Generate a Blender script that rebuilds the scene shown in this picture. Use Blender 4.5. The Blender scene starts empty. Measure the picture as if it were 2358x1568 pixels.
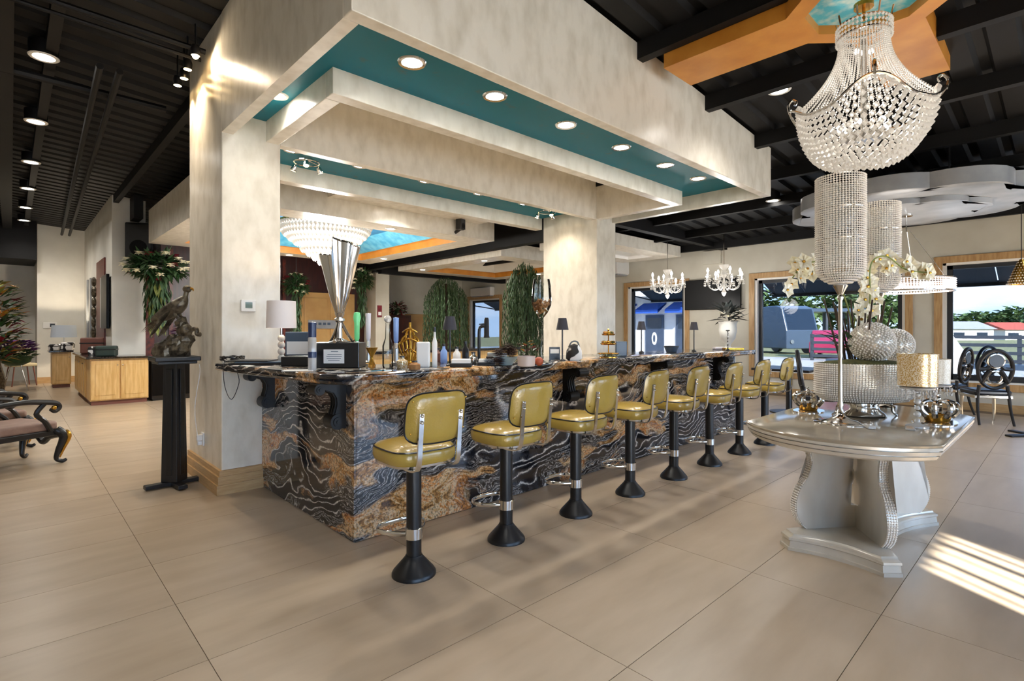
import bpy, bmesh, math, random
from mathutils import Vector, Matrix
random.seed(7)
PI = math.pi
S = bpy.context.scene
COL = S.collection

# ------------------------------------------------------------------ camera
FPX, CX, HY, HC = 1219.6, 1179.0, 760.0, 1.4
YAW = math.radians(46.58)
FW = (math.cos(YAW), math.sin(YAW)); RT = (math.sin(YAW), -math.cos(YAW))
cam = bpy.data.cameras.new('camera'); camo = bpy.data.objects.new('camera', cam); COL.objects.link(camo)
cam.sensor_width = 36; cam.lens = FPX / 2358 * 36; cam.shift_y = -(784 - HY) / 2358
cam.clip_end = 400
camo.location = (0, 0, HC); camo.rotation_euler = (PI / 2, 0, YAW - PI / 2)
S.camera = camo
FACE = YAW - PI / 2          # yaw of a thing whose local -Y side faces the camera

# ------------------------------------------------------------------ sky, sun, exposure
w = bpy.data.worlds.new('sky'); S.world = w; w.use_nodes = True
nt = w.node_tree; nt.nodes.clear()
def wn(t): return nt.nodes.new(t)
wo = wn('ShaderNodeOutputWorld'); wb = wn('ShaderNodeBackground'); tc = wn('ShaderNodeTexCoord')
sep = wn('ShaderNodeSeparateXYZ'); rmp = wn('ShaderNodeValToRGB'); nz = wn('ShaderNodeTexNoise'); crm = wn('ShaderNodeValToRGB'); mx = wn('ShaderNodeMixRGB')
nt.links.new(tc.outputs['Generated'], sep.inputs[0]); nt.links.new(sep.outputs['Z'], rmp.inputs[0])
e = rmp.color_ramp.elements
e[0].position = 0.0; e[0].color = (0.44, 0.63, 0.9, 1); e[1].position = 0.45; e[1].color = (0.17, 0.36, 0.72, 1)
nz.inputs['Scale'].default_value = 3.2; nz.inputs['Detail'].default_value = 6
mp = wn('ShaderNodeMapping'); mp.inputs['Scale'].default_value = (1, 1, 3.2)
nt.links.new(tc.outputs['Generated'], mp.inputs[0]); nt.links.new(mp.outputs[0], nz.inputs['Vector'])
nt.links.new(nz.outputs[0], crm.inputs[0]); crm.color_ramp.elements[0].position = 0.5; crm.color_ramp.elements[1].position = 0.76
nt.links.new(crm.outputs[0], mx.inputs[0]); nt.links.new(rmp.outputs[0], mx.inputs[1]); mx.inputs[2].default_value = (0.95, 0.97, 1, 1)
nt.links.new(mx.outputs[0], wb.inputs[0]); wb.inputs[1].default_value = 1.0
nt.links.new(wb.outputs[0], wo.inputs[0])
SKY_STRENGTH = 4.4; wb.inputs[1].default_value = SKY_STRENGTH
sun = bpy.data.lights.new('sun', 'SUN'); sun.energy = 17.0; sun.angle = 0.012; sun.color = (1, 0.96, 0.9)
suno = bpy.data.objects.new('sun', sun); COL.objects.link(suno)
_sd = Vector((0.52, 0.85, 0.0)).normalized() * math.cos(math.radians(26)); _sd.z = -math.sin(math.radians(26))
suno.rotation_euler = _sd.to_track_quat('-Z', 'Y').to_euler(); suno.location = (-4, -8, 9)
S.view_settings.view_transform = 'Standard'; S.view_settings.look = 'None'
S.view_settings.exposure = 1.66; S.view_settings.gamma = 1.0; S.view_settings.use_curve_mapping = False
S.cycles.max_bounces = 7; S.cycles.diffuse_bounces = 4; S.cycles.glossy_bounces = 4; S.cycles.transmission_bounces = 6
S.cycles.transparent_max_bounces = 12; S.cycles.sample_clamp_indirect = 6; S.cycles.caustics_reflective = False; S.cycles.caustics_refractive = False

# ------------------------------------------------------------------ pixel <-> place helpers (only to measure the photograph)
def dirv(u): k = (u - CX) / FPX; return (FW[0] + RT[0] * k, FW[1] + RT[1] * k)
def at_z(u, v, z): t = (z - HC) * FPX / (HY - v); d = dirv(u); return Vector((d[0] * t, d[1] * t, z))
def at_x(u, v, x): d = dirv(u); t = x / d[0]; return Vector((x, d[1] * t, HC + (HY - v) * t / FPX))
def at_y(u, v, y): d = dirv(u); t = y / d[1]; return Vector((d[0] * t, y, HC + (HY - v) * t / FPX))
def at_d(u, v, t): d = dirv(u); return Vector((d[0] * t, d[1] * t, HC + (HY - v) * t / FPX))
def proj(x, y, z):
    t = x * FW[0] + y * FW[1]; l = x * RT[0] + y * RT[1]
    return (CX + FPX * l / t, HY - FPX * (z - HC) / t, t) if t > 0.05 else (-9999, -9999, t)

# ------------------------------------------------------------------ materials
def lin(c):
    def g(x): x /= 255.0; return x / 12.92 if x <= 0.04045 else ((x + 0.055) / 1.055) ** 2.4
    return (g(c[0]), g(c[1]), g(c[2]), 1)
MATS = {}
def mat(name, c, c2=None, scale=8.0, rough=0.5, metal=0.0, bump=0.0, stretch=(1, 1, 1), detail=5, lo=0.35, hi=0.65, spec=0.5, emit=None, es=0.0,
        trans=0.0, alpha=1.0, coat=0.0, bscale=None, rnd=0.0, sub=0.0):
    m = bpy.data.materials.new(name); m.use_nodes = True; MATS[name] = m
    n = m.node_tree; b = n.nodes['Principled BSDF']
    b.inputs['Roughness'].default_value = rough; b.inputs['Metallic'].default_value = metal
    b.inputs['Specular IOR Level'].default_value = spec; b.inputs['Transmission Weight'].default_value = trans
    b.inputs['Alpha'].default_value = alpha; b.inputs['Coat Weight'].default_value = coat
    col = lin(c); b.inputs['Base Color'].default_value = col
    if emit: b.inputs['Emission Color'].default_value = lin(emit); b.inputs['Emission Strength'].default_value = es
    if c2 or bump or rnd:
        t = n.nodes.new('ShaderNodeTexCoord'); mpn = n.nodes.new('ShaderNodeMapping'); mpn.inputs['Scale'].default_value = stretch
        n.links.new(t.outputs['Object'], mpn.inputs[0])
        vec = mpn.outputs[0]
        if rnd:
            oi = n.nodes.new('ShaderNodeObjectInfo'); va = n.nodes.new('ShaderNodeVectorMath'); va.operation = 'ADD'
            mu = n.nodes.new('ShaderNodeMath'); mu.operation = 'MULTIPLY'; mu.inputs[1].default_value = 53.0
            n.links.new(oi.outputs['Random'], mu.inputs[0]); n.links.new(vec, va.inputs[0]); n.links.new(mu.outputs[0], va.inputs[1]); vec = va.outputs[0]
        nzn = n.nodes.new('ShaderNodeTexNoise'); nzn.inputs['Scale'].default_value = scale; nzn.inputs['Detail'].default_value = detail
        n.links.new(vec, nzn.inputs['Vector'])
        if c2:
            r = n.nodes.new('ShaderNodeValToRGB'); r.color_ramp.elements[0].position = lo; r.color_ramp.elements[1].position = hi
            r.color_ramp.elements[0].color = col; r.color_ramp.elements[1].color = lin(c2)
            n.links.new(nzn.outputs[0], r.inputs[0]); out = r.outputs[0]
            if rnd:
                hs = n.nodes.new('ShaderNodeHueSaturation'); mr = n.nodes.new('ShaderNodeMapRange')
                mr.inputs['To Min'].default_value = 1 - rnd; mr.inputs['To Max'].default_value = 1 + rnd
                n.links.new(oi.outputs['Random'], mr.inputs['Value']); n.links.new(mr.outputs[0], hs.inputs['Value']); n.links.new(out, hs.inputs['Color']); out = hs.outputs[0]
            n.links.new(out, b.inputs['Base Color'])
        if bump:
            bn = n.nodes.new('ShaderNodeBump'); bn.inputs['Strength'].default_value = bump; bn.inputs['Distance'].default_value = 0.02
            if bscale:
                nb = n.nodes.new('ShaderNodeTexNoise'); nb.inputs['Scale'].default_value = bscale; nb.inputs['Detail'].default_value = 4
                n.links.new(vec, nb.inputs['Vector']); n.links.new(nb.outputs[0], bn.inputs['Height'])
            else: n.links.new(nzn.outputs[0], bn.inputs['Height'])
            n.links.new(bn.outputs[0], b.inputs['Normal'])
    return m

plaster = mat('plaster', (231, 225, 212), (203, 195, 178), 9, 0.27, bump=0.12, stretch=(1, 1, 0.5), lo=0.42, hi=0.86, detail=14)
wallp = mat('wall_paint', (208, 203, 188), (198, 192, 176), 2.0, 0.6)
wallp2 = mat('wall_paint_white', (226, 224, 216), (214, 212, 204), 2.0, 0.5)
teal = mat('teal_paint', (0, 112, 132), (96, 84, 56), 7, 0.45, lo=0.6, hi=0.92, detail=12, spec=0.25)
blackc = mat('black_ceiling', (6, 6, 7), (11, 11, 13), 3, 0.6, spec=0.3)
blackw = mat('black_wood', (16, 17, 20), (26, 26, 30), 6, 0.35, stretch=(1, 1, 0.1))
blackm = mat('black_metal', (14, 15, 18), None, rough=0.38)
blackp = mat('black_plastic', (18, 18, 22), None, rough=0.3)
iron = mat('black_iron', (8, 8, 9), None, rough=0.42, spec=0.35)
chrome = mat('chrome', (214, 212, 208), None, rough=0.14, metal=1.0)
steel = mat('brushed_steel', (196, 196, 194), None, rough=0.3, metal=1.0)
vinyl = mat('olive_gold_vinyl', (164, 136, 58), (178, 150, 70), 2.5, 0.26, bump=0.1, bscale=90, coat=0.25)
oak = mat('oak_trim', (196, 160, 112), (168, 128, 80), 5, 0.42, stretch=(6, 6, 0.7))
oakh = mat('oak_trim_flat', (198, 164, 118), (182, 146, 98), 6, 0.42, stretch=(1.5, 1.5, 14))
maple = mat('maple_cabinet', (226, 190, 128), (206, 164, 98), 5, 0.38, stretch=(5, 5, 0.6))
blackstone = mat('black_granite', (18, 17, 18), (52, 46, 42), 40, 0.12)
champ = mat('champagne_lacquer', (212, 206, 195), (196, 189, 176), 5, 0.25, metal=0.3, stretch=(1, 1, 0.4))
champt = mat('champagne_top', (178, 168, 150), (156, 146, 130), 3, 0.12, metal=0.3)
bead = mat('rhinestone', (248, 243, 236), None, rough=0.2, metal=0.1)
silver = mat('silver_plate', (206, 202, 196), None, rough=0.12, metal=1.0)
goldm = mat('gold_leaf', (214, 166, 70), (170, 118, 40), 14, 0.25, metal=0.85)
crystal = mat('crystal', (246, 244, 240), None, rough=0.06, trans=0.55, spec=0.8)
crysw = mat('lit_crystal', (206, 201, 192), None, rough=0.15, trans=0.35, emit=(255, 246, 232), es=0.06)
white = mat('white_paint', (236, 234, 230), None, rough=0.4)
shadew = mat('white_lamp_shade', (236, 226, 222), None, rough=0.8)
shadeb = mat('dark_lamp_shade', (46, 44, 52), None, rough=0.6)
orange = mat('amber_paint', (206, 142, 58), (184, 118, 40), 3, 0.38)
skyblue = mat('sky_blue_paint', (58, 152, 196), (112, 190, 214), 6, 0.4)
deepblue = mat('deep_blue_paint', (30, 112, 164), (52, 136, 184), 5, 0.4)
cyan = mat('turquoise_marbled', (70, 172, 190), (196, 206, 190), 12, 0.4, lo=0.45, hi=0.75)
redbrown = mat('red_brown_stone', (120, 44, 26), (70, 22, 16), 14, 0.35, detail=9)
mahog = mat('mahogany_panel', (64, 24, 18), (40, 14, 12), 4, 0.35, stretch=(5, 5, 0.6))
tan = mat('tan_door_paint', (196, 156, 96), (184, 142, 84), 3, 0.4)
alum = mat('dark_aluminium', (30, 34, 40), None, rough=0.4)
awn = mat('slate_awning', (66, 74, 84), (56, 63, 73), 3, 0.7)
leaf = mat('leaf_green', (46, 84, 40), (28, 58, 30), 14, 0.5)
leafd = mat('willow_leaf', (70, 96, 58), (44, 68, 40), 14, 0.55)
leafy = mat('yellow_green_leaf', (142, 150, 76), (108, 124, 56), 14, 0.5)
petalw = mat('cream_petal', (250, 247, 234), (246, 236, 200), 18, 0.5)
petalr = mat('crimson_petal', (132, 20, 40), (98, 12, 30), 12, 0.5)
petalp = mat('purple_petal', (112, 58, 130), (78, 34, 98), 12, 0.5)
petalo = mat('orange_petal', (206, 104, 40), (196, 160, 50), 12, 0.5)
bark = mat('bark', (74, 58, 44), (52, 40, 30), 20, 0.8, bump=0.4)
moss = mat('moss', (88, 84, 34), (56, 62, 24), 40, 0.9, bump=0.6)
bronze = mat('antique_bronze', (124, 114, 96), (58, 50, 42), 22, 0.36, metal=0.6, bump=0.5)
silk = mat('mauve_upholstery', (150, 122, 108), (132, 104, 92), 10, 0.55)
cork = mat('cork', (186, 136, 84), (150, 100, 58), 24, 0.8)
pine = mat('pine_cone', (84, 54, 42), (52, 34, 30), 14, 0.7)
paper = mat('paper', (232, 230, 228), None, rough=0.6)
bluec = mat('blue_plastic', (34, 48, 84), None, rough=0.3)
greeng = mat('green_glow', (120, 200, 140), None, rough=0.3, emit=(90, 200, 120), es=0.1)
pink = mat('pink_white', (230, 222, 230), None, rough=0.4)
blueg = mat('blue_acrylic', (140, 168, 214), None, rough=0.2, emit=(90, 130, 230), es=0.04)
mosaicg = mat('gold_mosaic', (196, 160, 96), (240, 226, 200), 150, 0.2, metal=0.35, detail=1, lo=0.45, hi=0.55)
mosaicw = mat('pearl_mosaic', (226, 220, 206), (206, 196, 176), 140, 0.3, detail=1, lo=0.45, hi=0.55)
amberc = mat('tabletop_mirror', (214, 210, 204), None, rough=0.05, metal=0.9)
concrete = mat('pale_concrete', (206, 200, 188), (190, 184, 172), 4, 0.9)
grass = mat('dry_grass', (128, 134, 84), (160, 152, 108), 9, 0.95)
housew = mat('white_siding', (232, 230, 226), None, rough=0.7)
bluedoor = mat('slate_blue_door', (78, 90, 108), (66, 78, 96), 6, 0.6)
bluefab = mat('royal_blue_fabric', (50, 96, 190), None, rough=0.7)
busm = mat('bus_grey', (70, 86, 104), None, rough=0.3)
busg = mat('bus_glass', (36, 48, 62), None, rough=0.08)
carred = mat('car_red', (178, 54, 88), None, rough=0.25)
carw = mat('car_white', (236, 236, 234), None, rough=0.25)
roofg = mat('grey_roof', (176, 176, 174), None, rough=0.8)
roofr = mat('red_roof', (196, 96, 76), None, rough=0.8)
treeg = mat('tree_green', (104, 128, 74), (74, 98, 52), 6, 0.9)
fencem = mat('fence_dark', (62, 68, 76), None, rough=0.7)
lampg = mat('lamp_glow', (255, 252, 244), None, emit=(255, 250, 240), es=14.0)
lampw = mat('warm_lamp_glow', (255, 226, 170), None, emit=(255, 214, 150), es=14.0)
bulbg = mat('bulb_glow', (255, 252, 246), None, emit=(255, 250, 242), es=2.5)
screen = mat('screen_black', (8, 8, 10), None, rough=0.3, spec=0.12)
greym = mat('silver_grey_paint', (160, 163, 167), (134, 138, 143), 3, 0.3)
navy = mat('navy_leather', (22, 26, 34), None, rough=0.3)
cow = mat('cow_hide', (24, 22, 24), (238, 236, 234), 9, 0.7, detail=1, lo=0.47, hi=0.5)
saddle = mat('brown_leather', (122, 76, 64), None, rough=0.5)
tealchair = mat('beige_cushion', (182, 170, 140), None, rough=0.8)
wicker = mat('wicker', (112, 74, 42), (72, 46, 26), 40, 0.7)

def glassmat(name, tint=(1, 1, 1), refl=1.0):
    m = bpy.data.materials.new(name); m.use_nodes = True; n = m.node_tree; n.nodes.clear()
    o = n.nodes.new('ShaderNodeOutputMaterial'); mxs = n.nodes.new('ShaderNodeMixShader'); tr = n.nodes.new('ShaderNodeBsdfTransparent'); gl = n.nodes.new('ShaderNodeBsdfGlossy')
    fr = n.nodes.new('ShaderNodeFresnel'); fr.inputs[0].default_value = 1.35; mu = n.nodes.new('ShaderNodeMath'); mu.operation = 'MULTIPLY'; mu.inputs[1].default_value = refl
    tr.inputs[0].default_value = (*tint, 1); gl.inputs['Roughness'].default_value = 0.02
    n.links.new(fr.outputs[0], mu.inputs[0]); n.links.new(mu.outputs[0], mxs.inputs[0]); n.links.new(tr.outputs[0], mxs.inputs[1]); n.links.new(gl.outputs[0], mxs.inputs[2]); n.links.new(mxs.outputs[0], o.inputs[0])
    return m
glass = glassmat('dimming_window_glass', (0.345, 0.355, 0.368), 0.6)  # tint put in to hold down the brightness of the outdoors
glassf = glassmat('entrance_glass', (0.97, 0.98, 0.98), 0.8)
clear = glassmat('clear_glass', (0.93, 0.95, 0.95), 1.6)

def granite():
    m = bpy.data.materials.new('swirl_granite'); m.use_nodes = True; n = m.node_tree; b = n.nodes['Principled BSDF']; L = n.links.new
    N = lambda t: n.nodes.new(t)
    t = N('ShaderNodeTexCoord'); mp = N('ShaderNodeMapping'); mp.inputs['Rotation'].default_value = (0.22, 0.3, 0.2); mp.inputs['Scale'].default_value = (0.62, 0.62, 1.15); L(t.outputs['Object'], mp.inputs[0])
    wz = N('ShaderNodeTexNoise'); wz.inputs['Scale'].default_value = 1.7; wz.inputs['Detail'].default_value = 3; L(mp.outputs[0], wz.inputs['Vector'])
    sb = N('ShaderNodeVectorMath'); sb.operation = 'SUBTRACT'; sb.inputs[1].default_value = (0.5, 0.5, 0.5); L(wz.outputs['Color'], sb.inputs[0])
    sc = N('ShaderNodeVectorMath'); sc.operation = 'SCALE'; sc.inputs['Scale'].default_value = 0.95; L(sb.outputs[0], sc.inputs[0])
    ad = N('ShaderNodeVectorMath'); ad.operation = 'ADD'; L(mp.outputs[0], ad.inputs[0]); L(sc.outputs[0], ad.inputs[1])
    def ramp(src, pts, interp='LINEAR'):
        r = N('ShaderNodeValToRGB'); r.color_ramp.interpolation = interp; el = r.color_ramp.elements
        while len(el) < len(pts): el.new(0.5)
        for q, (p, c) in zip(el, pts): q.position = p; q.color = c if len(c) == 4 else (*c, 1)
        L(src, r.inputs[0]); return r.outputs[0]
    # dark field with thin pale veins
    wv = N('ShaderNodeTexWave'); wv.bands_direction = 'Z'; wv.inputs['Scale'].default_value = 4.6; wv.inputs['Distortion'].default_value = 2.6; wv.inputs['Detail'].default_value = 4; wv.inputs['Detail Scale'].default_value = 2.0
    L(ad.outputs[0], wv.inputs['Vector'])
    dark = ramp(wv.outputs['Fac'], [(0.0, lin((20, 22, 28))), (0.45, lin((40, 42, 50))), (0.84, lin((62, 60, 62))), (0.93, lin((150, 146, 142))), (0.985, lin((206, 200, 192)))])
    # golden granular field
    g1 = N('ShaderNodeTexNoise'); g1.inputs['Scale'].default_value = 5.5; g1.inputs['Detail'].default_value = 12; g1.inputs['Roughness'].default_value = 0.82; L(ad.outputs[0], g1.inputs['Vector'])
    gold = ramp(g1.outputs[0], [(0.34, lin((36, 32, 32))), (0.41, lin((112, 78, 46))), (0.46, lin((186, 132, 68))), (0.51, lin((212, 188, 152))), (0.55, lin((202, 128, 58))), (0.6, lin((150, 100, 58))), (0.66, lin((196, 190, 182)))])
    # grey-white streaked field
    w2 = N('ShaderNodeTexWave'); w2.bands_direction = 'Z'; w2.inputs['Scale'].default_value = 7.0; w2.inputs['Distortion'].default_value = 6; w2.inputs['Detail'].default_value = 5; w2.inputs['Detail Scale'].default_value = 3.0
    L(ad.outputs[0], w2.inputs['Vector'])
    grey = ramp(w2.outputs['Fac'], [(0.15, lin((26, 27, 32))), (0.45, lin((92, 88, 86))), (0.7, lin((188, 184, 178))), (0.9, lin((70, 66, 66)))])
    # soft layered masks stretched along the bedding
    ms = N('ShaderNodeMapping'); ms.inputs['Scale'].default_value = (0.9, 0.9, 2.1); L(ad.outputs[0], ms.inputs[0])
    m1 = N('ShaderNodeTexNoise'); m1.inputs['Scale'].default_value = 1.55; m1.inputs['Detail'].default_value = 5; L(ms.outputs[0], m1.inputs['Vector'])
    m1r = ramp(m1.outputs[0], [(0.545, (0, 0, 0)), (0.585, (1, 1, 1))])
    m2 = N('ShaderNodeTexNoise'); m2.inputs['Scale'].default_value = 2.1; m2.inputs['Detail'].default_value = 5
    off = N('ShaderNodeVectorMath'); off.operation = 'ADD'; off.inputs[1].default_value = (7.3, 2.1, 4.4); L(ms.outputs[0], off.inputs[0]); L(off.outputs[0], m2.inputs['Vector'])
    m2r = ramp(m2.outputs[0], [(0.5, (0, 0, 0)), (0.56, (1, 1, 1))])
    a = N('ShaderNodeMixRGB'); L(m2r, a.inputs[0]); L(dark, a.inputs[1]); L(grey, a.inputs[2])
    c = N('ShaderNodeMixRGB'); L(m1r, c.inputs[0]); L(a.outputs[0], c.inputs[1]); L(gold, c.inputs[2])
    fg = N('ShaderNodeTexNoise'); fg.inputs['Scale'].default_value = 70; fg.inputs['Detail'].default_value = 3; L(t.outputs['Object'], fg.inputs['Vector'])
    fr = ramp(fg.outputs[0], [(0.36, (0.25, 0.25, 0.26)), (0.5, (0.95, 0.95, 0.95)), (0.66, (1.25, 1.22, 1.18))])
    mm = N('ShaderNodeMixRGB'); mm.blend_type = 'MULTIPLY'; mm.inputs[0].default_value = 0.8; L(c.outputs[0], mm.inputs[1]); L(fr, mm.inputs[2])
    L(mm.outputs[0], b.inputs['Base Color'])
    b.inputs['Roughness'].default_value = 0.07; b.inputs['Specular IOR Level'].default_value = 0.65
    return m
gran = granite()
tilem = mat('floor_tile', (184, 166, 144), (162, 143, 120), 2.2, 0.3, stretch=(0.8, 3.2, 1), rnd=0.05, detail=8, lo=0.25, hi=0.8)
groutm = mat('grout', (120, 104, 86), None, rough=0.9)

# ------------------------------------------------------------------ mesh builder
class MB:
    def __init__(s): s.v = []; s.f = []
    def add(s, vs, fs):
        o = len(s.v); s.v += [tuple(p) for p in vs]; s.f += [tuple(i + o for i in q) for q in fs]; return s
    def box(s, x0, x1, y0, y1, z0, z1):
        return s.add([(x0, y0, z0), (x1, y0, z0), (x1, y1, z0), (x0, y1, z0), (x0, y0, z1), (x1, y0, z1), (x1, y1, z1), (x0, y1, z1)],
                     [(3, 2, 1, 0), (4, 5, 6, 7), (0, 1, 5, 4), (1, 2, 6, 5), (2, 3, 7, 6), (3, 0, 4, 7)])
    def rbox(s, c, size, rz=0, rx=0, ry=0):
        M = Matrix.Translation(c) @ Matrix.Rotation(rz, 4, 'Z') @ Matrix.Rotation(ry, 4, 'Y') @ Matrix.Rotation(rx, 4, 'X')
        a, b, d = size[0] / 2, size[1] / 2, size[2] / 2
        vs = [M @ Vector(p) for p in ((-a, -b, -d), (a, -b, -d), (a, b, -d), (-a, b, -d), (-a, -b, d), (a, -b, d), (a, b, d), (-a, b, d))]
        return s.add(vs, [(3, 2, 1, 0), (4, 5, 6, 7), (0, 1, 5, 4), (1, 2, 6, 5), (2, 3, 7, 6), (3, 0, 4, 7)])
    def prism(s, pts, z0, z1):                       # outline in XY (counter-clockwise), raised in Z
        n = len(pts); vs = [(p[0], p[1], z0) for p in pts] + [(p[0], p[1], z1) for p in pts]
        return s.add(vs, [tuple(range(n - 1, -1, -1)), tuple(range(n, 2 * n))] + [(i, (i + 1) % n, (i + 1) % n + n, i + n) for i in range(n)])
    def prism_m(s, pts, a, b, M):                    # outline (p,q) in local XZ, thickness a..b along local Y, then matrix
        n = len(pts); vs = [M @ Vector((p[0], a, p[1])) for p in pts] + [M @ Vector((p[0], b, p[1])) for p in pts]
        return s.add(vs, [tuple(range(n)), tuple(range(2 * n - 1, n - 1, -1))] + [(i + n, (i + 1) % n + n, (i + 1) % n, i) for i in range(n)])
    def lathe(s, prof, n=24, c=(0, 0, 0), sx=1, sy=1, fn=None, cap=True):
        vs = []; fs = []
        for (r, z) in prof:
            for i in range(n):
                a = 2 * PI * i / n; rr = r * (fn(a, z) if fn else 1)
                vs.append((c[0] + rr * sx * math.cos(a), c[1] + rr * sy * math.sin(a), c[2] + z))
        for j in range(len(prof) - 1):
            for i in range(n):
                k = (i + 1) % n; fs.append((j * n + i, j * n + k, (j + 1) * n + k, (j + 1) * n + i))
        if cap:
            if prof[0][0] > 1e-5: fs.append(tuple(range(n - 1, -1, -1)))
            if prof[-1][0] > 1e-5: fs.append(tuple((len(prof) - 1) * n + i for i in range(n)))
        return s.add(vs, fs)
    def tube(s, pts, r, n=8, closed=False, flat=1.0):
        P = [Vector(p) for p in pts]; m = len(P); rs = r if isinstance(r, (list, tuple)) else [r] * m
        vs = []; fs = []; up = None
        for i, p in enumerate(P):
            if closed: t = P[(i + 1) % m] - P[(i - 1) % m]
            else: t = P[min(i + 1, m - 1)] - P[max(i - 1, 0)]
            if t.length < 1e-9: t = Vector((0, 0, 1))
            t.normalize()
            if up is None:
                up = Vector((0, 0, 1)) if abs(t.z) < 0.9 else Vector((1, 0, 0))
            x = up - t * up.dot(t)
            if x.length < 1e-6: x = t.orthogonal()
            x.normalize(); y = t.cross(x); up = x
            for k in range(n):
                a = 2 * PI * k / n; vs.append(p + (x * math.cos(a) + y * math.sin(a) * flat) * rs[i])
        for i in range(m if closed else m - 1):
            j = (i + 1) % m
            for k in range(n):
                q = (k + 1) % n; fs.append((i * n + k, i * n + q, j * n + q, j * n + k))
        if not closed: fs.append(tuple(range(n - 1, -1, -1))); fs.append(tuple((m - 1) * n + k for k in range(n)))
        return s.add(vs, fs)
    def cyl(s, c, r, h, n=20, r2=None, axis='Z'):
        r2 = r if r2 is None else r2; vs = []
        for z, rr in ((0, r), (h, r2)):
            for i in range(n):
                a = 2 * PI * i / n; p = (rr * math.cos(a), rr * math.sin(a), z)
                if axis == 'Y': p = (p[0], p[2], p[1])
                if axis == 'X': p = (p[2], p[0], p[1])
                vs.append((c[0] + p[0], c[1] + p[1], c[2] + p[2]))
        return s.add(vs, [tuple(range(n - 1, -1, -1)), tuple(range(n, 2 * n))] + [(i, (i + 1) % n, (i + 1) % n + n, i + n) for i in range(n)])
    def ball(s, c, r, nu=12, nv=8, sc=(1, 1, 1)):
        vs = [(c[0], c[1], c[2] - r * sc[2])]; fs = []
        for j in range(1, nv):
            p = -PI / 2 + PI * j / nv
            for i in range(nu):
                a = 2 * PI * i / nu; vs.append((c[0] + r * sc[0] * math.cos(p) * math.cos(a), c[1] + r * sc[1] * math.cos(p) * math.sin(a), c[2] + r * sc[2] * math.sin(p)))
        vs.append((c[0], c[1], c[2] + r * sc[2])); t = len(vs) - 1
        for i in range(nu): k = (i + 1) % nu; fs.append((0, 1 + k, 1 + i)); fs.append((t, 1 + (nv - 2) * nu + i, 1 + (nv - 2) * nu + k))
        for j in range(nv - 2):
            for i in range(nu): k = (i + 1) % nu; fs.append((1 + j * nu + i, 1 + j * nu + k, 1 + (j + 1) * nu + k, 1 + (j + 1) * nu + i))
        return s.add(vs, fs)
    def gem(s, c, r, h=None):                        # octahedral bead
        h = r if h is None else h; x, y, z = c
        return s.add([(x - r, y, z), (x, y - r, z), (x + r, y, z), (x, y + r, z), (x, y, z - h), (x, y, z + h)], [(0, 1, 5), (1, 2, 5), (2, 3, 5), (3, 0, 5), (1, 0, 4), (2, 1, 4), (3, 2, 4), (0, 3, 4)])
    def leafq(s, c, d, L, W, up=(0, 0, 1), curl=0.15):  # one pointed leaf from c along d, folded on its midrib
        c = Vector(c); d = Vector(d).normalized(); up = Vector(up); sd = d.cross(up)
        if sd.length < 1e-4: sd = d.orthogonal()
        sd.normalize(); nn = sd.cross(d)
        m = c + d * L * 0.45 - nn * L * curl * 0.3
        return s.add([c, m + sd * W / 2 + nn * W * 0.18, c + d * L - nn * L * curl, m - sd * W / 2 + nn * W * 0.18, m], [(0, 1, 4), (1, 2, 4), (2, 3, 4), (3, 0, 4)])
    def build(s, name, m, parent=None, smooth=True, ang=40, bevel=0.0, seg=2):
        me = bpy.data.meshes.new(name); me.from_pydata(s.v, [], s.f); me.materials.append(m); me.update()
        if smooth:
            me.polygons.foreach_set('use_smooth', [True] * len(me.polygons)); me.set_sharp_from_angle(angle=math.radians(ang))
        o = bpy.data.objects.new(name, me); COL.objects.link(o)
        if parent: o.parent = parent
        if bevel:
            b = o.modifiers.new('edge', 'BEVEL'); b.width = bevel; b.segments = seg; b.limit_method = 'ANGLE'; b.angle_limit = math.radians(35)
        return o
def tag(o, label=None, cat=None, group=None, kind=None):
    if label: o['label'] = label
    if cat: o['category'] = cat
    if group: o['group'] = group
    if kind: o['kind'] = kind
    return o
def thing(name, loc, rz, label, cat, group=None):
    o = bpy.data.objects.new(name, None); COL.objects.link(o); o.location = loc; o.rotation_euler = (0, 0, rz); o.empty_display_size = 0.1
    return tag(o, label, cat, group)
def struct(o, label, cat='structure'):
    o['kind'] = 'structure'; o['label'] = label; o['category'] = cat; return o
def copy_tree(o, parent=None):
    c = o.copy(); COL.objects.link(c); c.parent = parent
    for ch in list(o.children): copy_tree(ch, c)
    return c
def arc(c, r, a0, a1, n): return [(c[0] + r * math.cos(a0 + (a1 - a0) * i / n), c[1] + r * math.sin(a0 + (a1 - a0) * i / n)) for i in range(n + 1)]
def bez(p, n=12):
    P = [Vector(q) for q in p]; out = []
    for i in range(len(P) - 1):
        a = P[max(i - 1, 0)]; b = P[i]; c = P[i + 1]; d = P[min(i + 2, len(P) - 1)]
        for k in range(n):
            t = k / n; out.append(0.5 * ((2 * b) + (c - a) * t + (2 * a - 5 * b + 4 * c - d) * t * t + (3 * b - a - 3 * c + d) * t ** 3))
    out.append(P[-1]); return out
def lamp(name, kind, loc, energy, color=(1, 0.95, 0.88), parent=None, size=0.1, spot=None, aim=None, blend=0.6):
    l = bpy.data.lights.new(name, kind); l.energy = energy; l.color = color
    if kind in ('POINT', 'SPOT'): l.shadow_soft_size = size
    if kind == 'SPOT': l.spot_size = math.radians(spot); l.spot_blend = blend
    o = bpy.data.objects.new(name, l); COL.objects.link(o); o.location = loc
    if aim: o.rotation_euler = Vector(aim).to_track_quat('-Z', 'Y').to_euler()
    if parent: o.parent = parent
    return o
# =================================================================== THE SETTING
def zr(x): return 4.216 - 0.0726 * x
XR, YB = 12.2, 15.6
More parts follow.
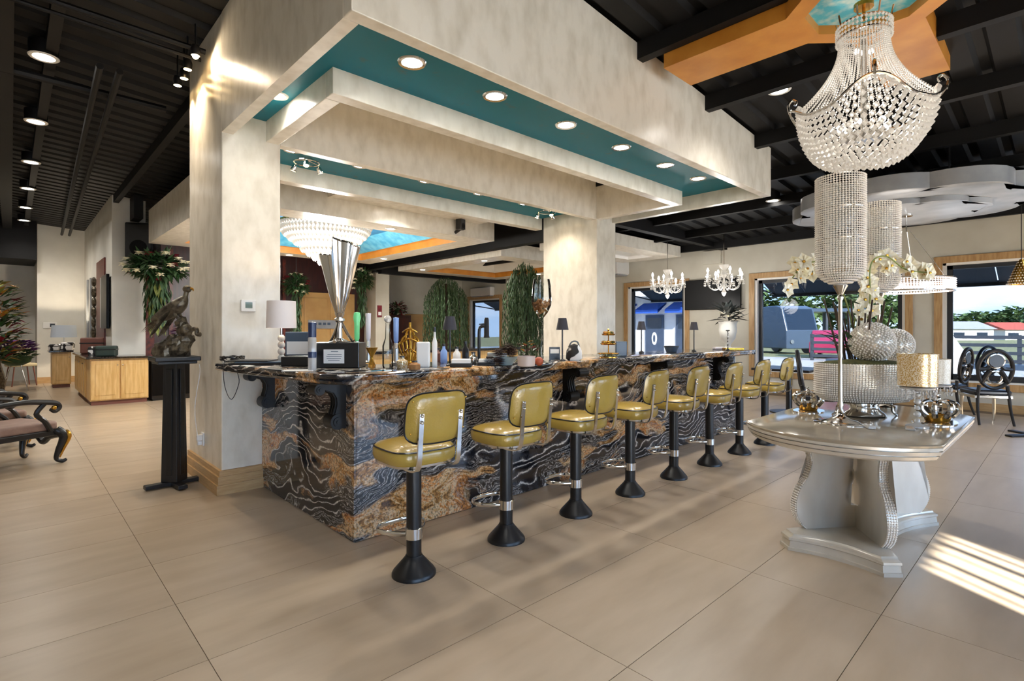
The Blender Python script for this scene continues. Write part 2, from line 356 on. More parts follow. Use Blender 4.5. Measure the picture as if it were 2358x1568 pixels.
# ---- floor: grout bed with tiles laid in a stacked grid
gb = MB().box(-3.1, XR + 0.3, -4.2, 20.4, -0.12, -0.004)
floor = struct(gb.build('floor', groutm, smooth=False), 'beige stone-look tile floor running through the whole hall', 'floor')
TX, TY = 1.25, 0.625
tm = MB().box(-TX / 2 + 0.0016, TX / 2 - 0.0016, -TY / 2 + 0.0016, TY / 2 - 0.0016, -0.0125, 0.0)
cells = []
for i in range(-4, 11):
    for j in range(-8, 34):
        cx_, cy_ = 0.61 + TX * (i + 0.5), 0.019 + TY * (j + 0.5)
        if cx_ > XR - 0.3 or cx_ < -2.6: continue
        if cy_ > YB and cx_ > 1.6: continue
        if 1.8 < cx_ < 7.0 and 3.7 < cy_ < 4.9 and False: continue
        u, v, t = proj(cx_, cy_, 0)
        vis = t > 0.3 and -260 < u < 2620 and v < 1900
        if vis and cx_ > 2.0 and 3.45 < cy_ < YB and u < 1650: vis = False       # behind the bar
        cells.append((0 if vis else 1, t if t > 0.3 else 99, cx_, cy_))
cells.sort()
first = None; rest = MB(); nt_ = 0
for hid, t, x, y in cells:
    if not hid and nt_ < 290:
        if first is None: o = tm.build('tile', tilem, floor, smooth=False); first = o
        else: o = first.copy(); COL.objects.link(o)
        o.parent = floor; o.location = (x, y, 0); nt_ += 1
    else: rest.box(x - TX / 2 + 0.0016, x + TX / 2 - 0.0016, y - TY / 2 + 0.0016, y + TY / 2 - 0.0016, -0.0125, 0)
tag(rest.build('tile_field', tilem, floor, smooth=False), kind='stuff')

# ---- black corrugated roof deck, purlins and girders
dk = MB(); prof = []; y = -4.2; p = 0.30
while y < 20.6: prof += [(y, 0), (y + 0.17, 0), (y + 0.2, 0.045), (y + 0.27, 0.045)]; y += p
xs = [-3.2, 1.2, XR + 0.4]
vs = []; fs = []
for xx in xs:
    for (yy, dz) in prof: vs.append((xx, yy, zr(xx) + dz))
n_ = len(prof)
for a in range(len(xs) - 1):
    for i in range(n_ - 1): fs.append((a * n_ + i, a * n_ + i + 1, (a + 1) * n_ + i + 1, (a + 1) * n_ + i))
dk.add(vs, fs)
dk.add([(-3.2, -4.2, 4.9), (XR + 0.4, -4.2, 4.0), (XR + 0.4, 20.6, 4.0), (-3.2, 20.6, 4.9)], [(0, 1, 2, 3)])
ceiling = struct(dk.build('ceiling', blackc, smooth=False), 'black painted corrugated metal ceiling with purlins', 'ceiling')
for i in range(-4, 8):
    x = 4.02 + 1.25 * i
    if x > XR - 0.1: continue
    m_ = MB().box(x - 0.03, x + 0.03, -4.0, 20.0 if x < 1.4 else YB, zr(x) - 0.14, zr(x) + 0.005)
    m_.box(x - 0.03, x + 0.06, -4.0, 20.0 if x < 1.4 else YB, zr(x) - 0.15, zr(x) - 0.138)
    m_.build('purlin', blackc, ceiling, smooth=False)
for (x0, x1, y0, y1, z0, z1) in ((7.25, 7.45, 6.4, YB, 3.08, 3.62), (-0.15, 0.02, -4, 20, 3.93, 4.2), (1.75, 1.9, 12.6, 13.1, 3.6, 4.05), (7.5, XR, 5.55, 5.7, 3.28, 3.5), (7.5, XR, 13.2, 13.4, 2.98, 3.4)):
    MB().box(x0, x1, y0, y1, z0, z1).build('girder', blackc, ceiling, smooth=False)
for (a, b, r) in (((-2.5, 5.4, 3.98), (1.28, 5.4, 3.92), 0.025), ((-2.5, 5.55, 3.97), (1.28, 5.55, 3.9), 0.018), ((0.6, 6.2, 3.85), (0.95, 17.8, 3.85), 0.03), ((0.75, 6.2, 3.85), (1.1, 17.8, 3.85), 0.03), ((-2.6, 7.2, 4.0), (1.3, 7.2, 3.95), 0.04)):
    MB().tube([a, b], r, 8).build('conduit', blackc, ceiling)

for (u, v, d_, sx, sz) in ((268, 466, 12.2, 0.5, 0.14), (312, 462, 11.6, 0.75, 0.1), (330, 478, 11.9, 0.8, 0.08)):
    p_ = at_d(u, v, d_); MB().rbox((p_.x, p_.y, p_.z), (sx, 0.3, sz), 0.1).build('duct', greym, ceiling, smooth=False, bevel=0.01)
# ---- walls
def wall_y(name, y0, y1, x0, x1, z1, holes, m, label):      # wall across X (thickness in Y); holes (x0,x1,z0,z1)
    b = MB(); cuts = sorted(holes); cur = x0
    for (a, c, d, e_) in cuts:
        b.box(cur, a, y0, y1, 0, z1)
        if d > 0: b.box(a, c, y0, y1, 0, d)
        b.box(a, c, y0, y1, e_, z1); cur = c
    b.box(cur, x1, y0, y1, 0, z1)
    return struct(b.build(name, m, smooth=False), label, 'wall')
wr = MB(); cur = -4.0
WIN = [(-1.9, 1.60, 0.48, 2.6), (2.15, 4.92, 0.48, 2.56), (6.62, 8.3, 0.48, 2.56), (13.5, 15.15, 0.48, 2.5)]
for (a, c, d, e_) in WIN:
    wr.box(XR, XR + 0.22, cur, a, 0, 3.42); wr.box(XR, XR + 0.22, a, c, 0, d); wr.box(XR, XR + 0.22, a, c, e_, 3.42); cur = c
wr.box(XR, XR + 0.22, cur, YB, 0, 3.42)
wall_right = struct(wr.build('wall_right', wallp, smooth=False), 'pale greige wall with big oak trimmed windows', 'wall')
wall_y('wall_back', YB, YB + 0.2, 1.6, XR + 0.22, 4.2, [], wallp, 'pale greige end wall behind the weeping plants')
FW_ = [(-2.6, 0.5, 0.0, 2.3), (0.94, 1.92, 0.0, 2.76), (3.7, 6.7, 0.35, 2.3), (7.3, 10.3, 0.35, 2.3)]
wall_y('wall_front', -4.2, -4.0, -3.2, XR + 0.22, 4.5, FW_, wallp, 'glazed entrance wall with tall windows')
struct(MB().box(-3.2, -3.0, -4.0, 20.3, 0, 4.5).build('wall_left', wallp, smooth=False), 'pale side wall of the hall', 'wall')
struct(MB().box(-3.0, 0.5, 20.1, 20.3, 0, 4.5).build('wall_end', wallp2, smooth=False), 'pale end wall of the corridor behind the purple flowers', 'wall')
struct(MB().box(0.5, 1.62, 18.6, 20.1, 0, 4.5).build('wall_corridor', wallp2, smooth=False), 'white wall block behind the lit table lamp', 'wall')
b_ = MB(); b_.box(1.47, 2.03, 13.2, 13.45, 0, 4.2); b_.box(1.47, 1.62, 13.45, 18.6, 0, 4.2)
struct(b_.build('wall_kitchen', wallp2, smooth=False), 'cream pier wall with a flat television on its side', 'wall')
struct(MB().box(-3.0, 0.48, 18.2, 20.1, 3.2, 4.4).build('ceiling_bulkhead', blackc, smooth=False), 'black lowered bulkhead at the end of the corridor', 'ceiling')
# ---- windows: oak casing, dark sash and pane
k = 0
for (a, c, d, e_) in WIN:
    k += 1
    r = MB().box(XR + 0.02, XR + 0.2, a, a + 0.05, d, e_).box(XR + 0.02, XR + 0.2, c - 0.05, c, d, e_).box(XR + 0.02, XR + 0.2, a, c, d, d + 0.03).box(XR + 0.02, XR + 0.2, a, c, e_ - 0.04, e_)
    wi = struct(r.build('window_%d' % k, white, smooth=False), ['wide picture window looking onto the paddock fence', 'wide picture window looking onto the parked bus', 'window looking onto the building with blue awnings', 'far window half hidden by a weeping plant'][k - 1], 'window')
    s_ = MB(); A, C, D_, E_ = a + 0.05, c - 0.05, d + 0.03, e_ - 0.04
    s_.box(XR + 0.1, XR + 0.16, A, A + 0.08, D_, E_).box(XR + 0.1, XR + 0.16, C - 0.08, C, D_, E_).box(XR + 0.1, XR + 0.16, A, C, D_, D_ + 0.1).box(XR + 0.1, XR + 0.16, A, C, E_ - 0.07, E_)
    s_.build('sash', alum, wi, smooth=False)
    MB().box(XR + 0.125, XR + 0.132, A + 0.08, C - 0.08, D_ + 0.1, E_ - 0.07).build('pane', glass, wi, smooth=False)
    W_ = 0.12; t_ = MB()
    t_.box(XR - 0.03, XR - 0.001, a - W_, a, d - W_, e_ + W_).box(XR - 0.03, XR - 0.001, c, c + W_, d - W_, e_ + W_)
    t_.box(XR - 0.035, XR - 0.001, a, c, e_, e_ + W_).box(XR - 0.035, XR - 0.001, a, c, d - W_, d)
    struct(t_.build('trim_%d' % k, oak, smooth=False, bevel=0.006), 'oak casing around the ' + ['paddock window', 'bus window', 'blue awning window', 'far window'][k - 1], 'trim')
for q, (x0, x1, z0, z1) in enumerate(FW_):
    nm = MB().box(x0, x0 + 0.06, -4.15, -4.05, z0, z1).box(x1 - 0.06, x1, -4.15, -4.05, z0, z1).box(x0, x1, -4.15, -4.05, z1 - 0.06, z1).box(x0, x1, -4.15, -4.05, z0, z0 + 0.08)
    if x1 - x0 > 2: nm.box((x0 + x1) / 2 - 0.03, (x0 + x1) / 2 + 0.03, -4.15, -4.05, z0, z1)
    else: nm.box(x0, x1, -4.15, -4.05, 2.08, 2.14)
    fo = struct(nm.build('window_%d' % (5 + q), alum, smooth=False), 'dark framed glazing of the entrance wall', 'window')
    MB().box(x0 + 0.06, x1 - 0.06, -4.105, -4.1, z0 + 0.08, z1 - 0.06).build('pane', glassf, fo, smooth=False)
    if q == 1:
        for (bx_, bw_) in ((1.1, 0.025), (1.24, 0.06), (1.42, 0.018), (1.56, 0.07), (1.7, 0.03), (1.8, 0.015)):  # unseen bars added to cast streaks across the sunlit floor patch
            MB().rbox((bx_, -4.1, 2.43), (bw_, 0.03, 0.58), 0, 0, 0.06).build('shadow_bar', alum, fo, smooth=False)
# ---- baseboards
def base(name, pts, label, h=0.2, d=0.05):                  # three stepped oak mouldings along an open path
    o = MB(); P = [Vector((p[0], p[1], 0)) for p in pts]
    for (z0, z1, t) in ((0, h * 0.42, d), (h * 0.42, h * 0.76, d * 0.75), (h * 0.76, h, d * 0.45)):
        n = len(P); L_ = []; 
        for i in range(n):
            dirs = []
            if i > 0: dirs.append((P[i] - P[i - 1]).normalized())
            if i < n - 1: dirs.append((P[i + 1] - P[i]).normalized())
            nr = [Vector((q.y, -q.x, 0)) for q in dirs]; m_ = sum(nr, Vector())
            m_ = m_ / m_.length * (1 / max(0.3, m_.normalized().dot(nr[0])))
            L_.append(P[i] + m_ * t)
        vs = []; fs = []
        for i in range(n): vs += [(P[i].x, P[i].y, z0), (L_[i].x, L_[i].y, z0), (L_[i].x, L_[i].y, z1), (P[i].x, P[i].y, z1)]
        for i in range(n - 1):
            a = i * 4; b = a + 4
            fs += [(a + 1, b + 1, b + 2, a + 2), (a + 2, b + 2, b + 3, a + 3), (a, b, b + 1, a + 1)]
        fs += [(0, 1, 2, 3), ((n - 1) * 4 + 3, (n - 1) * 4 + 2, (n - 1) * 4 + 1, (n - 1) * 4)]
        o.add(vs, fs)
    return struct(o.build(name, oakh, smooth=False), label, 'baseboard')
base('baseboard_column', [(1.31, 6.1), (1.31, 4.997), (1.636, 4.997)], 'stepped oak baseboard around the thermostat column')
base('baseboard_right', [(XR, YB), (XR, -4.0)], 'oak baseboard under the picture windows', 0.14, 0.025)
base('baseboard_corridor', [(0.5, 18.6), (1.47, 18.6)], 'oak baseboard of the white corridor wall', 0.16, 0.03)
# ---- plaster columns
C1 = (1.31, 1.80, 4.997, 6.12); C2 = (6.52, 7.0, 4.997, 6.12)
def prism_xz(b, pts, y0, y1): return b.prism_m(pts, y0, y1, Matrix.Identity(4))
for (x0, x1, y0, y1), lb in ((C1, 'cream marbled plaster column carrying the thermostat'), (C2, 'cream plaster column behind the stools with a lamp in front')):
    b = MB(); prism_xz(b, [(x0, 0), (x1, 0), (x1, zr(x1)), (x0, zr(x0))], y0, y1)
    struct(b.build('column', plaster, smooth=False, bevel=0.008), lb, 'column')
# ---- canopy over the bar
ZB, ZT = 3.095, 3.282
X0, X1, Y0 = 1.31, 7.0, 2.62
cano = struct(prism_xz(MB(), [(X0, ZB), (X1, ZB), (X1, zr(X1)), (X0, zr(X0))], Y0, Y0 + 0.1).build('ceiling_canopy', plaster, smooth=False, bevel=0.006), 'cream plaster canopy with teal soffit hanging over the bar', 'ceiling')
def yz(b, x0, x1, y0, y1, z0, z1): return b.box(x0, x1, y0, y1, z0, z1)
MB().box(X0, X0 + 0.09, Y0 + 0.1, 4.997, ZB, zr(X0)).build('fascia', plaster, cano, smooth=False)
MB().box(X1 - 0.09, X1, Y0 + 0.1, 4.997, ZB, zr(X1)).build('fascia', plaster, cano, smooth=False)
MB().box(X0 + 0.09, X1 - 0.09, Y0 + 0.1, 3.63, ZT, ZT + 0.03).box(X0 + 0.09, 1.672, 3.63, 4.997, ZT, ZT + 0.03).box(6.618, X1 - 0.09, 3.63, 4.997, ZT, ZT + 0.03).build('teal_panel', teal, cano, smooth=False)
rg = MB().box(1.672, 6.618, 3.63, 3.75, ZB, 3.75).box(1.672, 1.785, 3.75, 4.997, ZB, 3.75).box(6.505, 6.618, 3.75, 4.997, ZB, 3.75)
rg.build('drop_ring', plaster, cano, smooth=False, bevel=0.005)
MB().box(1.785, 6.505, 3.75, 4.997, 3.70, 3.74).build('inner_ceiling', plaster, cano, smooth=False)
MB().box(1.80, 6.52, 4.997, 5.10, ZB, 3.73).build('beam', plaster, cano, smooth=False, bevel=0.005)
MB().box(1.80, 6.52, 6.15, 6.3, ZB, 3.9).build('beam', plaster, cano, smooth=False, bevel=0.005)
MB().box(1.80, 6.52, 5.10, 6.15, ZT, ZT + 0.03).build('teal_panel', teal, cano, smooth=False)
# ---- second coffered canopy (blue tray), its front bay, and the amber one beyond
def coffer(name, x0, x1, y0, y1, zb, bw, label, m1, m2, m3, zs=(0.13, 0.36), ins=(0.12, 0.5), ztop=None):
    zt = min(zr(x1), zr(x0)) if ztop is None else ztop
    b = MB()
    b.box(x0, x1, y0, y0 + bw, zb, zb + 0.06).box(x0, x1, y1 - bw, y1, zb, zb + 0.06).box(x0, x0 + bw, y0 + bw, y1 - bw, zb, zb + 0.06).box(x1 - bw, x1, y0 + bw, y1 - bw, zb, zb + 0.06)
    b.box(x0, x1, y0, y0 + 0.06, zb + 0.06, zt).box(x0, x1, y1 - 0.06, y1, zb + 0.06, zt).box(x0, x0 + 0.06, y0 + 0.06, y1 - 0.06, zb + 0.06, zt).box(x1 - 0.06, x1, y0 + 0.06, y1 - 0.06, zb + 0.06, zt)
    o = struct(b.build(name, plaster, smooth=False), label, 'ceiling')
    def fr(a0, z0, a1, z1, m, nm):
        r0 = (x0 + a0, x1 - a0, y0 + a0, y1 - a0); r1 = (x0 + a1, x1 - a1, y0 + a1, y1 - a1)
        q = lambda r, z: [(r[0], r[2], z), (r[1], r[2], z), (r[1], r[3], z), (r[0], r[3], z)]
        MB().add(q(r0, z0) + q(r1, z1), [(i, i + 4, (i + 1) % 4 + 4, (i + 1) % 4) for i in range(4)]).build(nm, m, o, smooth=False)
    fr(bw, zb, bw + 0.02, zb + zs[0], m1, 'tray_band'); fr(bw + 0.02, zb + zs[0], bw + ins[0], zb + zs[0] + 0.01, m1, 'tray_ledge'); fr(bw + ins[0], zb + zs[0], bw + ins[1], zb + zs[1], m2, 'tray_slope')
    c = bw + ins[1]; MB().box(x0 + c - 0.02, x1 - c + 0.02, y0 + c - 0.02, y1 - c + 0.02, zb + zs[1], zb + zs[1] + 0.03).build('tray_top', m3, o, smooth=False)
    return o
coffer('ceiling_tray', 1.95, 6.68, 7.55, 12.35, 3.09, 0.5, 'cream ceiling tray stepped in amber and blue around the bowl chandelier', orange, skyblue, deepblue)
coffer('ceiling_tray', 7.9, 11.6, 8.7, 13.0, 3.05, 0.55, 'cream and amber ceiling tray above the weeping plants', orange, wallp2, wallp2, ztop=3.36)
coffer('ceiling_tray', 8.3, 11.4, 6.3, 7.9, 3.12, 0.45, 'pale ceiling tray beside the far column', white, wallp2, wallp2, zs=(0.06, 0.16), ztop=3.36)
bay = MB().box(3.4, 6.3, 6.3, 7.55, 3.36, 3.42)
0 and bay.add([(3.4, 7.0, 3.1), (3.4, 7.55, 3.1), (3.4, 7.55, 3.36), (3.4, 6.6, 3.36), (3.36, 7.0, 3.1), (3.36, 7.55, 3.1), (3.36, 7.55, 3.36), (3.36, 6.6, 3.36)], [(0, 1, 2, 3), (7, 6, 5, 4), (0, 4, 5, 1), (1, 5, 6, 2), (2, 6, 7, 3), (3, 7, 4, 0)])
struct(bay.build('ceiling_bay', plaster, smooth=False), 'flat cream ceiling bay between the bar canopy and blue tray', 'ceiling')
# ---- stage end: mahogany panelling, tan door, piers
sp = struct(MB().box(2.03, 8.3, 14.6, 14.8, 0, 3.4).build('wall_stage', mahog, smooth=False), 'dark mahogany panelled wall behind the flower arrangements', 'wall')
for x in (2.7, 3.4, 4.6, 5.3, 7.2): MB().box(x, x + 0.08, 14.56, 14.6, 0, 3.3).build('panel_stile', redbrown, sp, smooth=False)
struct(MB().box(2.03, 2.2, 13.3, 13.5, 0, 3.1).build('wall_redpier', redbrown, smooth=False), 'red brown stone pier beside the kitchen wall', 'wall')
dr = struct(MB().box(5.75, 7.35, 14.5, 14.6, 0, 2.45).build('door_1', tan, smooth=False, bevel=0.01), 'tan painted double door under the trophy cup', 'door')
for x0 in (5.85, 6.6): MB().box(x0, x0 + 0.65, 14.47, 14.5, 0.2, 2.3).build('door_leaf', tan, dr, smooth=False, bevel=0.01)
struct(MB().box(7.7, 8.15, 13.9, 14.6, 0, 3.3).build('column', wallp, smooth=False, bevel=0.008), 'tan plaster pier beyond the glowing green tap', 'column')
struct(MB().box(1.44, 1.47, 14.15, 15.55, 0, 2.95).build('door_2', redbrown, smooth=False), 'red brown stone doorway panel beside the side-mounted television', 'door')
# =================================================================== BAR
bar = thing('bar_counter', (1.636, 3.239, 0), 0, 'long bar front clad in polished swirling black and gold granite', 'bar')
def bpart(name, x0, x1, y0, y1, z0, z1, m=None):            # world box under the bar
    o = MB().box(x0, x1, y0, y1, z0, z1).build(name, m or gran, bar, smooth=False, bevel=0.0015, seg=1)
    o.location = (-1.636, -3.239, 0); return o
xs = [1.656, 3.55, 5.45, 7.35]
for i in range(3): bpart('front_slab', xs[i] + (0.001 if i else 0), xs[i + 1] - 0.001, 3.239, 3.265, 0.004, 1.055)
bpart('end_slab', 1.636, 1.655, 3.239, 4.99, 0.004, 1.055)
bpart('end_slab', 7.351, 7.37, 3.239, 3.75, 0.004, 1.055)
bpart('core', 1.66, 7.34, 3.27, 3.5, 0.0, 1.05, blackm); bpart('core', 1.66, 1.85, 3.5, 4.98, 0.0, 1.05, blackm)
def corbel(loc, rz):                                         # black scrolled bracket: local -Y points out of the bar
    o = MB(); M = Matrix.Translation(loc) @ Matrix.Rotation(rz, 4, 'Z') @ Matrix.Rotation(PI / 2, 4, 'Z')
    # profile in (out, z): out is local -Y; drawn through prism_m with local x -> out
    def out(p): return p
    pro = [(-0.0, 1.052), (0.205, 1.052), (0.205, 1.03), (0.17, 1.012), (0.13, 1.005), (0.085, 0.985), (0.062, 0.945), (0.06, 0.9), (0.075, 0.85), (0.075, 0.79), (0.04, 0.745), (0.0, 0.74)]
    M2 = Matrix.Translation(loc) @ Matrix.Rotation(rz - PI / 2, 4, 'Z')
    o.prism_m(pro, -0.05, 0.05, M2)
    for (cx_, cz_, r) in ((0.185, 1.012, 0.036), (0.062, 0.792, 0.052)):
        for (hw, rr) in ((0.062, r), (0.07, r * 0.62), (0.076, r * 0.28)):
            ring = [(cx_ + rr * math.cos(a * PI / 10), cz_ + rr * math.sin(a * PI / 10)) for a in range(20)]
            o.prism_m(ring, -hw, hw, M2)
    for dy in (-0.03, 0, 0.03):                              # acanthus ribs down the front
        o.tube([M2 @ Vector((p[0] + 0.004, dy, p[1])) for p in pro[4:10]], 0.009, 6)
    c = o.build('corbel', iron, bar); c.location = (-1.636, -3.239, 0); return c
corbel((1.636, 4.72, 0), -PI / 2); corbel((1.636, 3.40, 0), -PI / 2)
for x in (3.76, 5.25, 6.75): corbel((x, 3.239, 0), 0)
# ---- countertop: one L-shaped slab with an eased double edge
TOPZ = 1.122
outl = [(1.255, 4.985), (1.262, 4.75), (1.40, 3.42), (1.425, 3.25), (1.475, 3.13), (1.56, 3.06), (1.67, 3.035), (7.55, 3.035), (7.62, 3.06), (7.64, 3.12), (7.64, 3.86), (2.2, 3.86), (2.14, 3.92), (2.14, 4.985)]
def inset(p, d):
    n = len(p); out = []
    for i in range(n):
        a, b, c = Vector(p[i - 1]), Vector(p[i]), Vector(p[(i + 1) % n]); d1 = (b - a).normalized(); d2 = (c - b).normalized()
        n1 = Vector((-d1.y, d1.x)); n2 = Vector((-d2.y, d2.x)); m = (n1 + n2); m = m / max(0.3, m.dot(n1)); out.append((b.x + m.x * d, b.y + m.y * d))
    return out
lay = [(1.057, 0.018), (1.064, 0.004), (1.078, 0.0), (1.086, 0.008), (1.09, 0.010), (1.096, 0.002), (1.112, 0.0), (1.119, 0.004), (TOPZ, 0.012)]
ct = MB(); vs = []; fs = []; n_ = len(outl)
for z, d in lay: vs += [(p[0], p[1], z) for p in inset(outl, d)]
for j in range(len(lay) - 1):
    for i in range(n_): q = (i + 1) % n_; fs.append((j * n_ + i, j * n_ + q, (j + 1) * n_ + q, (j + 1) * n_ + i))
fs += [tuple(range(n_ - 1, -1, -1)), tuple((len(lay) - 1) * n_ + i for i in range(n_))]
tag(ct.add(vs, fs).build('bar_countertop', gran, ang=50), 'thick polished granite countertop along the bar with double eased edge', 'countertop')
# ---- service counter behind the bar
sc_ = thing('service_counter', (4.3, 7.0, 0), 0, 'low service counter with black top behind the bar', 'counter')
MB().box(-2.3, 2.2, -0.28, 0.28, 0.1, 1.06).build('body', maple, sc_, smooth=False); MB().box(-2.35, 2.25, -0.32, 0.32, 1.06, 1.1).build('top', blackstone, sc_, smooth=False, bevel=0.004)
MB().box(-2.25, 2.15, -0.22, 0.28, 0, 0.1).build('plinth', blackm, sc_, smooth=False)

# =================================================================== STOOLS
def sq(a, r, n=3.6):                                         # superellipse point
    c, s = math.cos(a), math.sin(a); k = (abs(c) ** n + abs(s) ** n) ** (-1 / n); return (r * k * c, r * k * s)
def stool():
    t = thing('bar_stool', (0, 0, 0), 0, 'x', 'stool', 'olive gold stools along the bar')
    MB().lathe([(0.126, 0.0), (0.126, 0.012), (0.118, 0.026), (0.066, 0.085), (0.052, 0.102), (0.047, 0.112)], 32).build('base_flange', blackm, t)
    MB().lathe([(0.043, 0.1), (0.043, 0.645)], 24).build('post', blackm, t)
    fr = MB().lathe([(0.046, 0.205), (0.051, 0.208), (0.051, 0.268), (0.046, 0.271)], 24).build('collar', chrome, t)
    hoop = [(-0.048, 0.01), (-0.085, 0.04), (-0.13, 0.10), (-0.145, 0.16), (-0.12, 0.21), (-0.06, 0.235), (0, 0.24), (0.06, 0.235), (0.12, 0.21), (0.145, 0.16), (0.13, 0.10), (0.085, 0.04), (0.048, 0.01)]
    MB().tube(bez([(p[0], p[1], 0.238) for p in hoop], 4), 0.014, 8, flat=0.45).build('footrest', chrome, t)
    def ring(pr, n=40):
        vs = []; fs = []
        for (r, z, ex) in pr:
            for i in range(n): x, y = sq(2 * PI * i / n, r, ex); vs.append((x, y, z))
        for j in range(len(pr) - 1):
            for i in range(n): k = (i + 1) % n; fs.append((j * n + i, j * n + k, (j + 1) * n + k, (j + 1) * n + i))
        fs.append(tuple(range(n - 1, -1, -1))); fs.append(tuple((len(pr) - 1) * n + i for i in range(n)))
        return MB().add(vs, fs)
    ring([(0.10, 0.635, 3), (0.17, 0.648, 3.4), (0.19, 0.655, 3.6), (0.192, 0.672, 3.6)]).build('seat_pan', chrome, t)
    st = ring([(0.188, 0.664, 3.6), (0.2, 0.676, 3.6), (0.206, 0.7, 3.6), (0.205, 0.728, 3.6), (0.199, 0.742, 3.6), (0.196, 0.744, 3.6), (0.185, 0.757, 3.4), (0.14, 0.77, 3), (0.08, 0.776, 2.6), (0.02, 0.778, 2.2)]).build('seat', vinyl, t, ang=60)
    MB().tube([(*sq(2 * PI * i / 48, 0.2, 3.6), 0.743) for i in range(48)], 0.0048, 6, closed=True).build('piping', blackp, st)
    # backrest: padded, rounded, wrapped towards the sitter and leaning back
    def bk(a, b): return (a, -0.282 + 1.35 * a * a - 0.16 * (b - 0.93), b)
    NR, NA = 7, 44
    def face(sgn):
        vs = []; 
        for j in range(NR + 1):
            r = (j / NR) ** 0.7
            for i in range(NA):
                x, z = sq(2 * PI * i / NA, r, 4.2); th = 0.024 * (1 - r ** 7) * sgn
                p = bk(x * 0.188, 0.935 + z * 0.138); vs.append((p[0], p[1] + th, p[2]))
        return vs
    A = face(-1); B = face(1); fs = []; o_ = len(A)
    for j in range(NR):
        for i in range(NA):
            k = (i + 1) % NA
            fs.append((j * NA + i, j * NA + k, (j + 1) * NA + k, (j + 1) * NA + i)); fs.append((o_ + j * NA + k, o_ + j * NA + i, o_ + (j + 1) * NA + i, o_ + (j + 1) * NA + k))
    br = MB().add(A + B, fs).build('backrest', vinyl, t, ang=70)
    MB().tube([(lambda q: (q[0], q[1], q[2]))(bk(sq(2 * PI * i / 56, 0.189, 4.2)[0], 0.935 + sq(2 * PI * i / 56, 0.139, 4.2)[1])) for i in range(56)], 0.0052, 6, closed=True).build('piping', blackp, br)
    for s in (-1, 1):
        pth = [(-0.10, 0.65), (-0.185, 0.648), (-0.245, 0.662), (-0.278, 0.71), (-0.296, 0.80), (-0.306, 0.90), (-0.311, 0.965)]
        x = s * 0.122; yo = 1.35 * x * x
        P = bez([(x, p[0] + (yo * min(1, max(0, (p[1] - 0.66) / 0.1))), p[1]) for p in pth], 5)
        vs = []; fs = []
        for i, p in enumerate(P):
            d = (P[min(i + 1, len(P) - 1)] - P[max(i - 1, 0)]); d.normalize(); nn = Vector((0, d.z, -d.y)) * 0.005; wx = Vector((0.0135, 0, 0))
            vs += [p - wx - nn, p + wx - nn, p + wx + nn, p - wx + nn]
        for i in range(len(P) - 1):
            a = i * 4; b = a + 4; fs += [(a + k, a + (k + 1) % 4, b + (k + 1) % 4, b + k) for k in range(4)]
        fs += [(3, 2, 1, 0), tuple(len(vs) - 4 + k for k in range(4))]
        bar_ = MB().add(vs, fs).build('back_bar', chrome, t, ang=30)
        for z in (0.955, 0.92): MB().ball((x, -0.318 + yo, z), 0.0095, 8, 6).build('bolt', chrome, bar_)
        for z in (1.03, 0.86): MB().ball((s * 0.166, bk(s * 0.166, z)[1] - 0.018, z), 0.005, 6, 4).build('tack', goldm, br)
    return t
s0 = stool()
sl = ['olive gold vinyl bar stool standing at the corner of the bar', 'second olive gold bar stool from the bar corner', 'third olive gold bar stool from the bar corner', 'fourth olive gold bar stool from the bar corner',
      'fifth olive gold bar stool from the bar corner', 'sixth olive gold bar stool from the bar corner', 'seventh olive gold bar stool, one before the last', 'last olive gold bar stool at the far end of the bar']
rots = [-3, 0, 2, 3, 0, 4, 2, 4]
for i in range(8):
    t = s0 if i == 0 else copy_tree(s0)
    t.location = (1.684 + 0.7235 * i, 2.60, 0); t.rotation_euler = (0, 0, math.radians(rots[i])); t['label'] = sl[i]
# =================================================================== CENTRE TABLE
TC = (4.25, 0.985)
tb = thing('pedestal_table', (TC[0], TC[1], 0), 0, 'champagne lacquered pedestal table with bowed ends and scrolled supports', 'table')
def bow(L, W, b, n=14):                                      # straight long sides, bowed ends
    R = (W * W + b * b) / (2 * b); a = math.asin(min(1, W / R)); out = []
    for i in range(n + 1): t = -a + 2 * a * i / n; out.append((L + R * math.cos(t) - (R - b), R * math.sin(t)))
    for i in range(n + 1): t = PI - a + 2 * a * i / n; out.append((-L + R * math.cos(t) + (R - b), R * math.sin(t)))
    return out
def stack(name, layers, m, parent, ang=30):                  # layers: (z, outline)
    vs = []; fs = []; n = len(layers[0][1])
    for z, o in layers: vs += [(p[0], p[1], z) for p in o]
    for j in range(len(layers) - 1):
        for i in range(n): k = (i + 1) % n; fs.append((j * n + i, j * n + k, (j + 1) * n + k, (j + 1) * n + i))
    fs += [tuple(range(n - 1, -1, -1)), tuple((len(layers) - 1) * n + i for i in range(n))]
    return MB().add(vs, fs).build(name, m, parent, ang=ang)
BL, BW, BB = 0.66, 0.52, 0.29
def tl(d): return bow(BL - d * 0.55, BW - d, BB - d * 0.45)
top = stack('tabletop', [(0.772, tl(0.006)), (0.786, tl(0)), (0.79, tl(0.004)), (0.792, tl(0.012))], champt, tb)
stack('apron_moulding', [(0.69, tl(0.06)), (0.702, tl(0.034)), (0.722, tl(0.022)), (0.7221, tl(0.034)), (0.729, tl(0.034)), (0.7291, tl(0.016)), (0.75, tl(0.008)), (0.7501, tl(0.022)), (0.757, tl(0.022)), (0.7571, tl(0.004)), (0.772, tl(0.004))], champ, tb, ang=20)
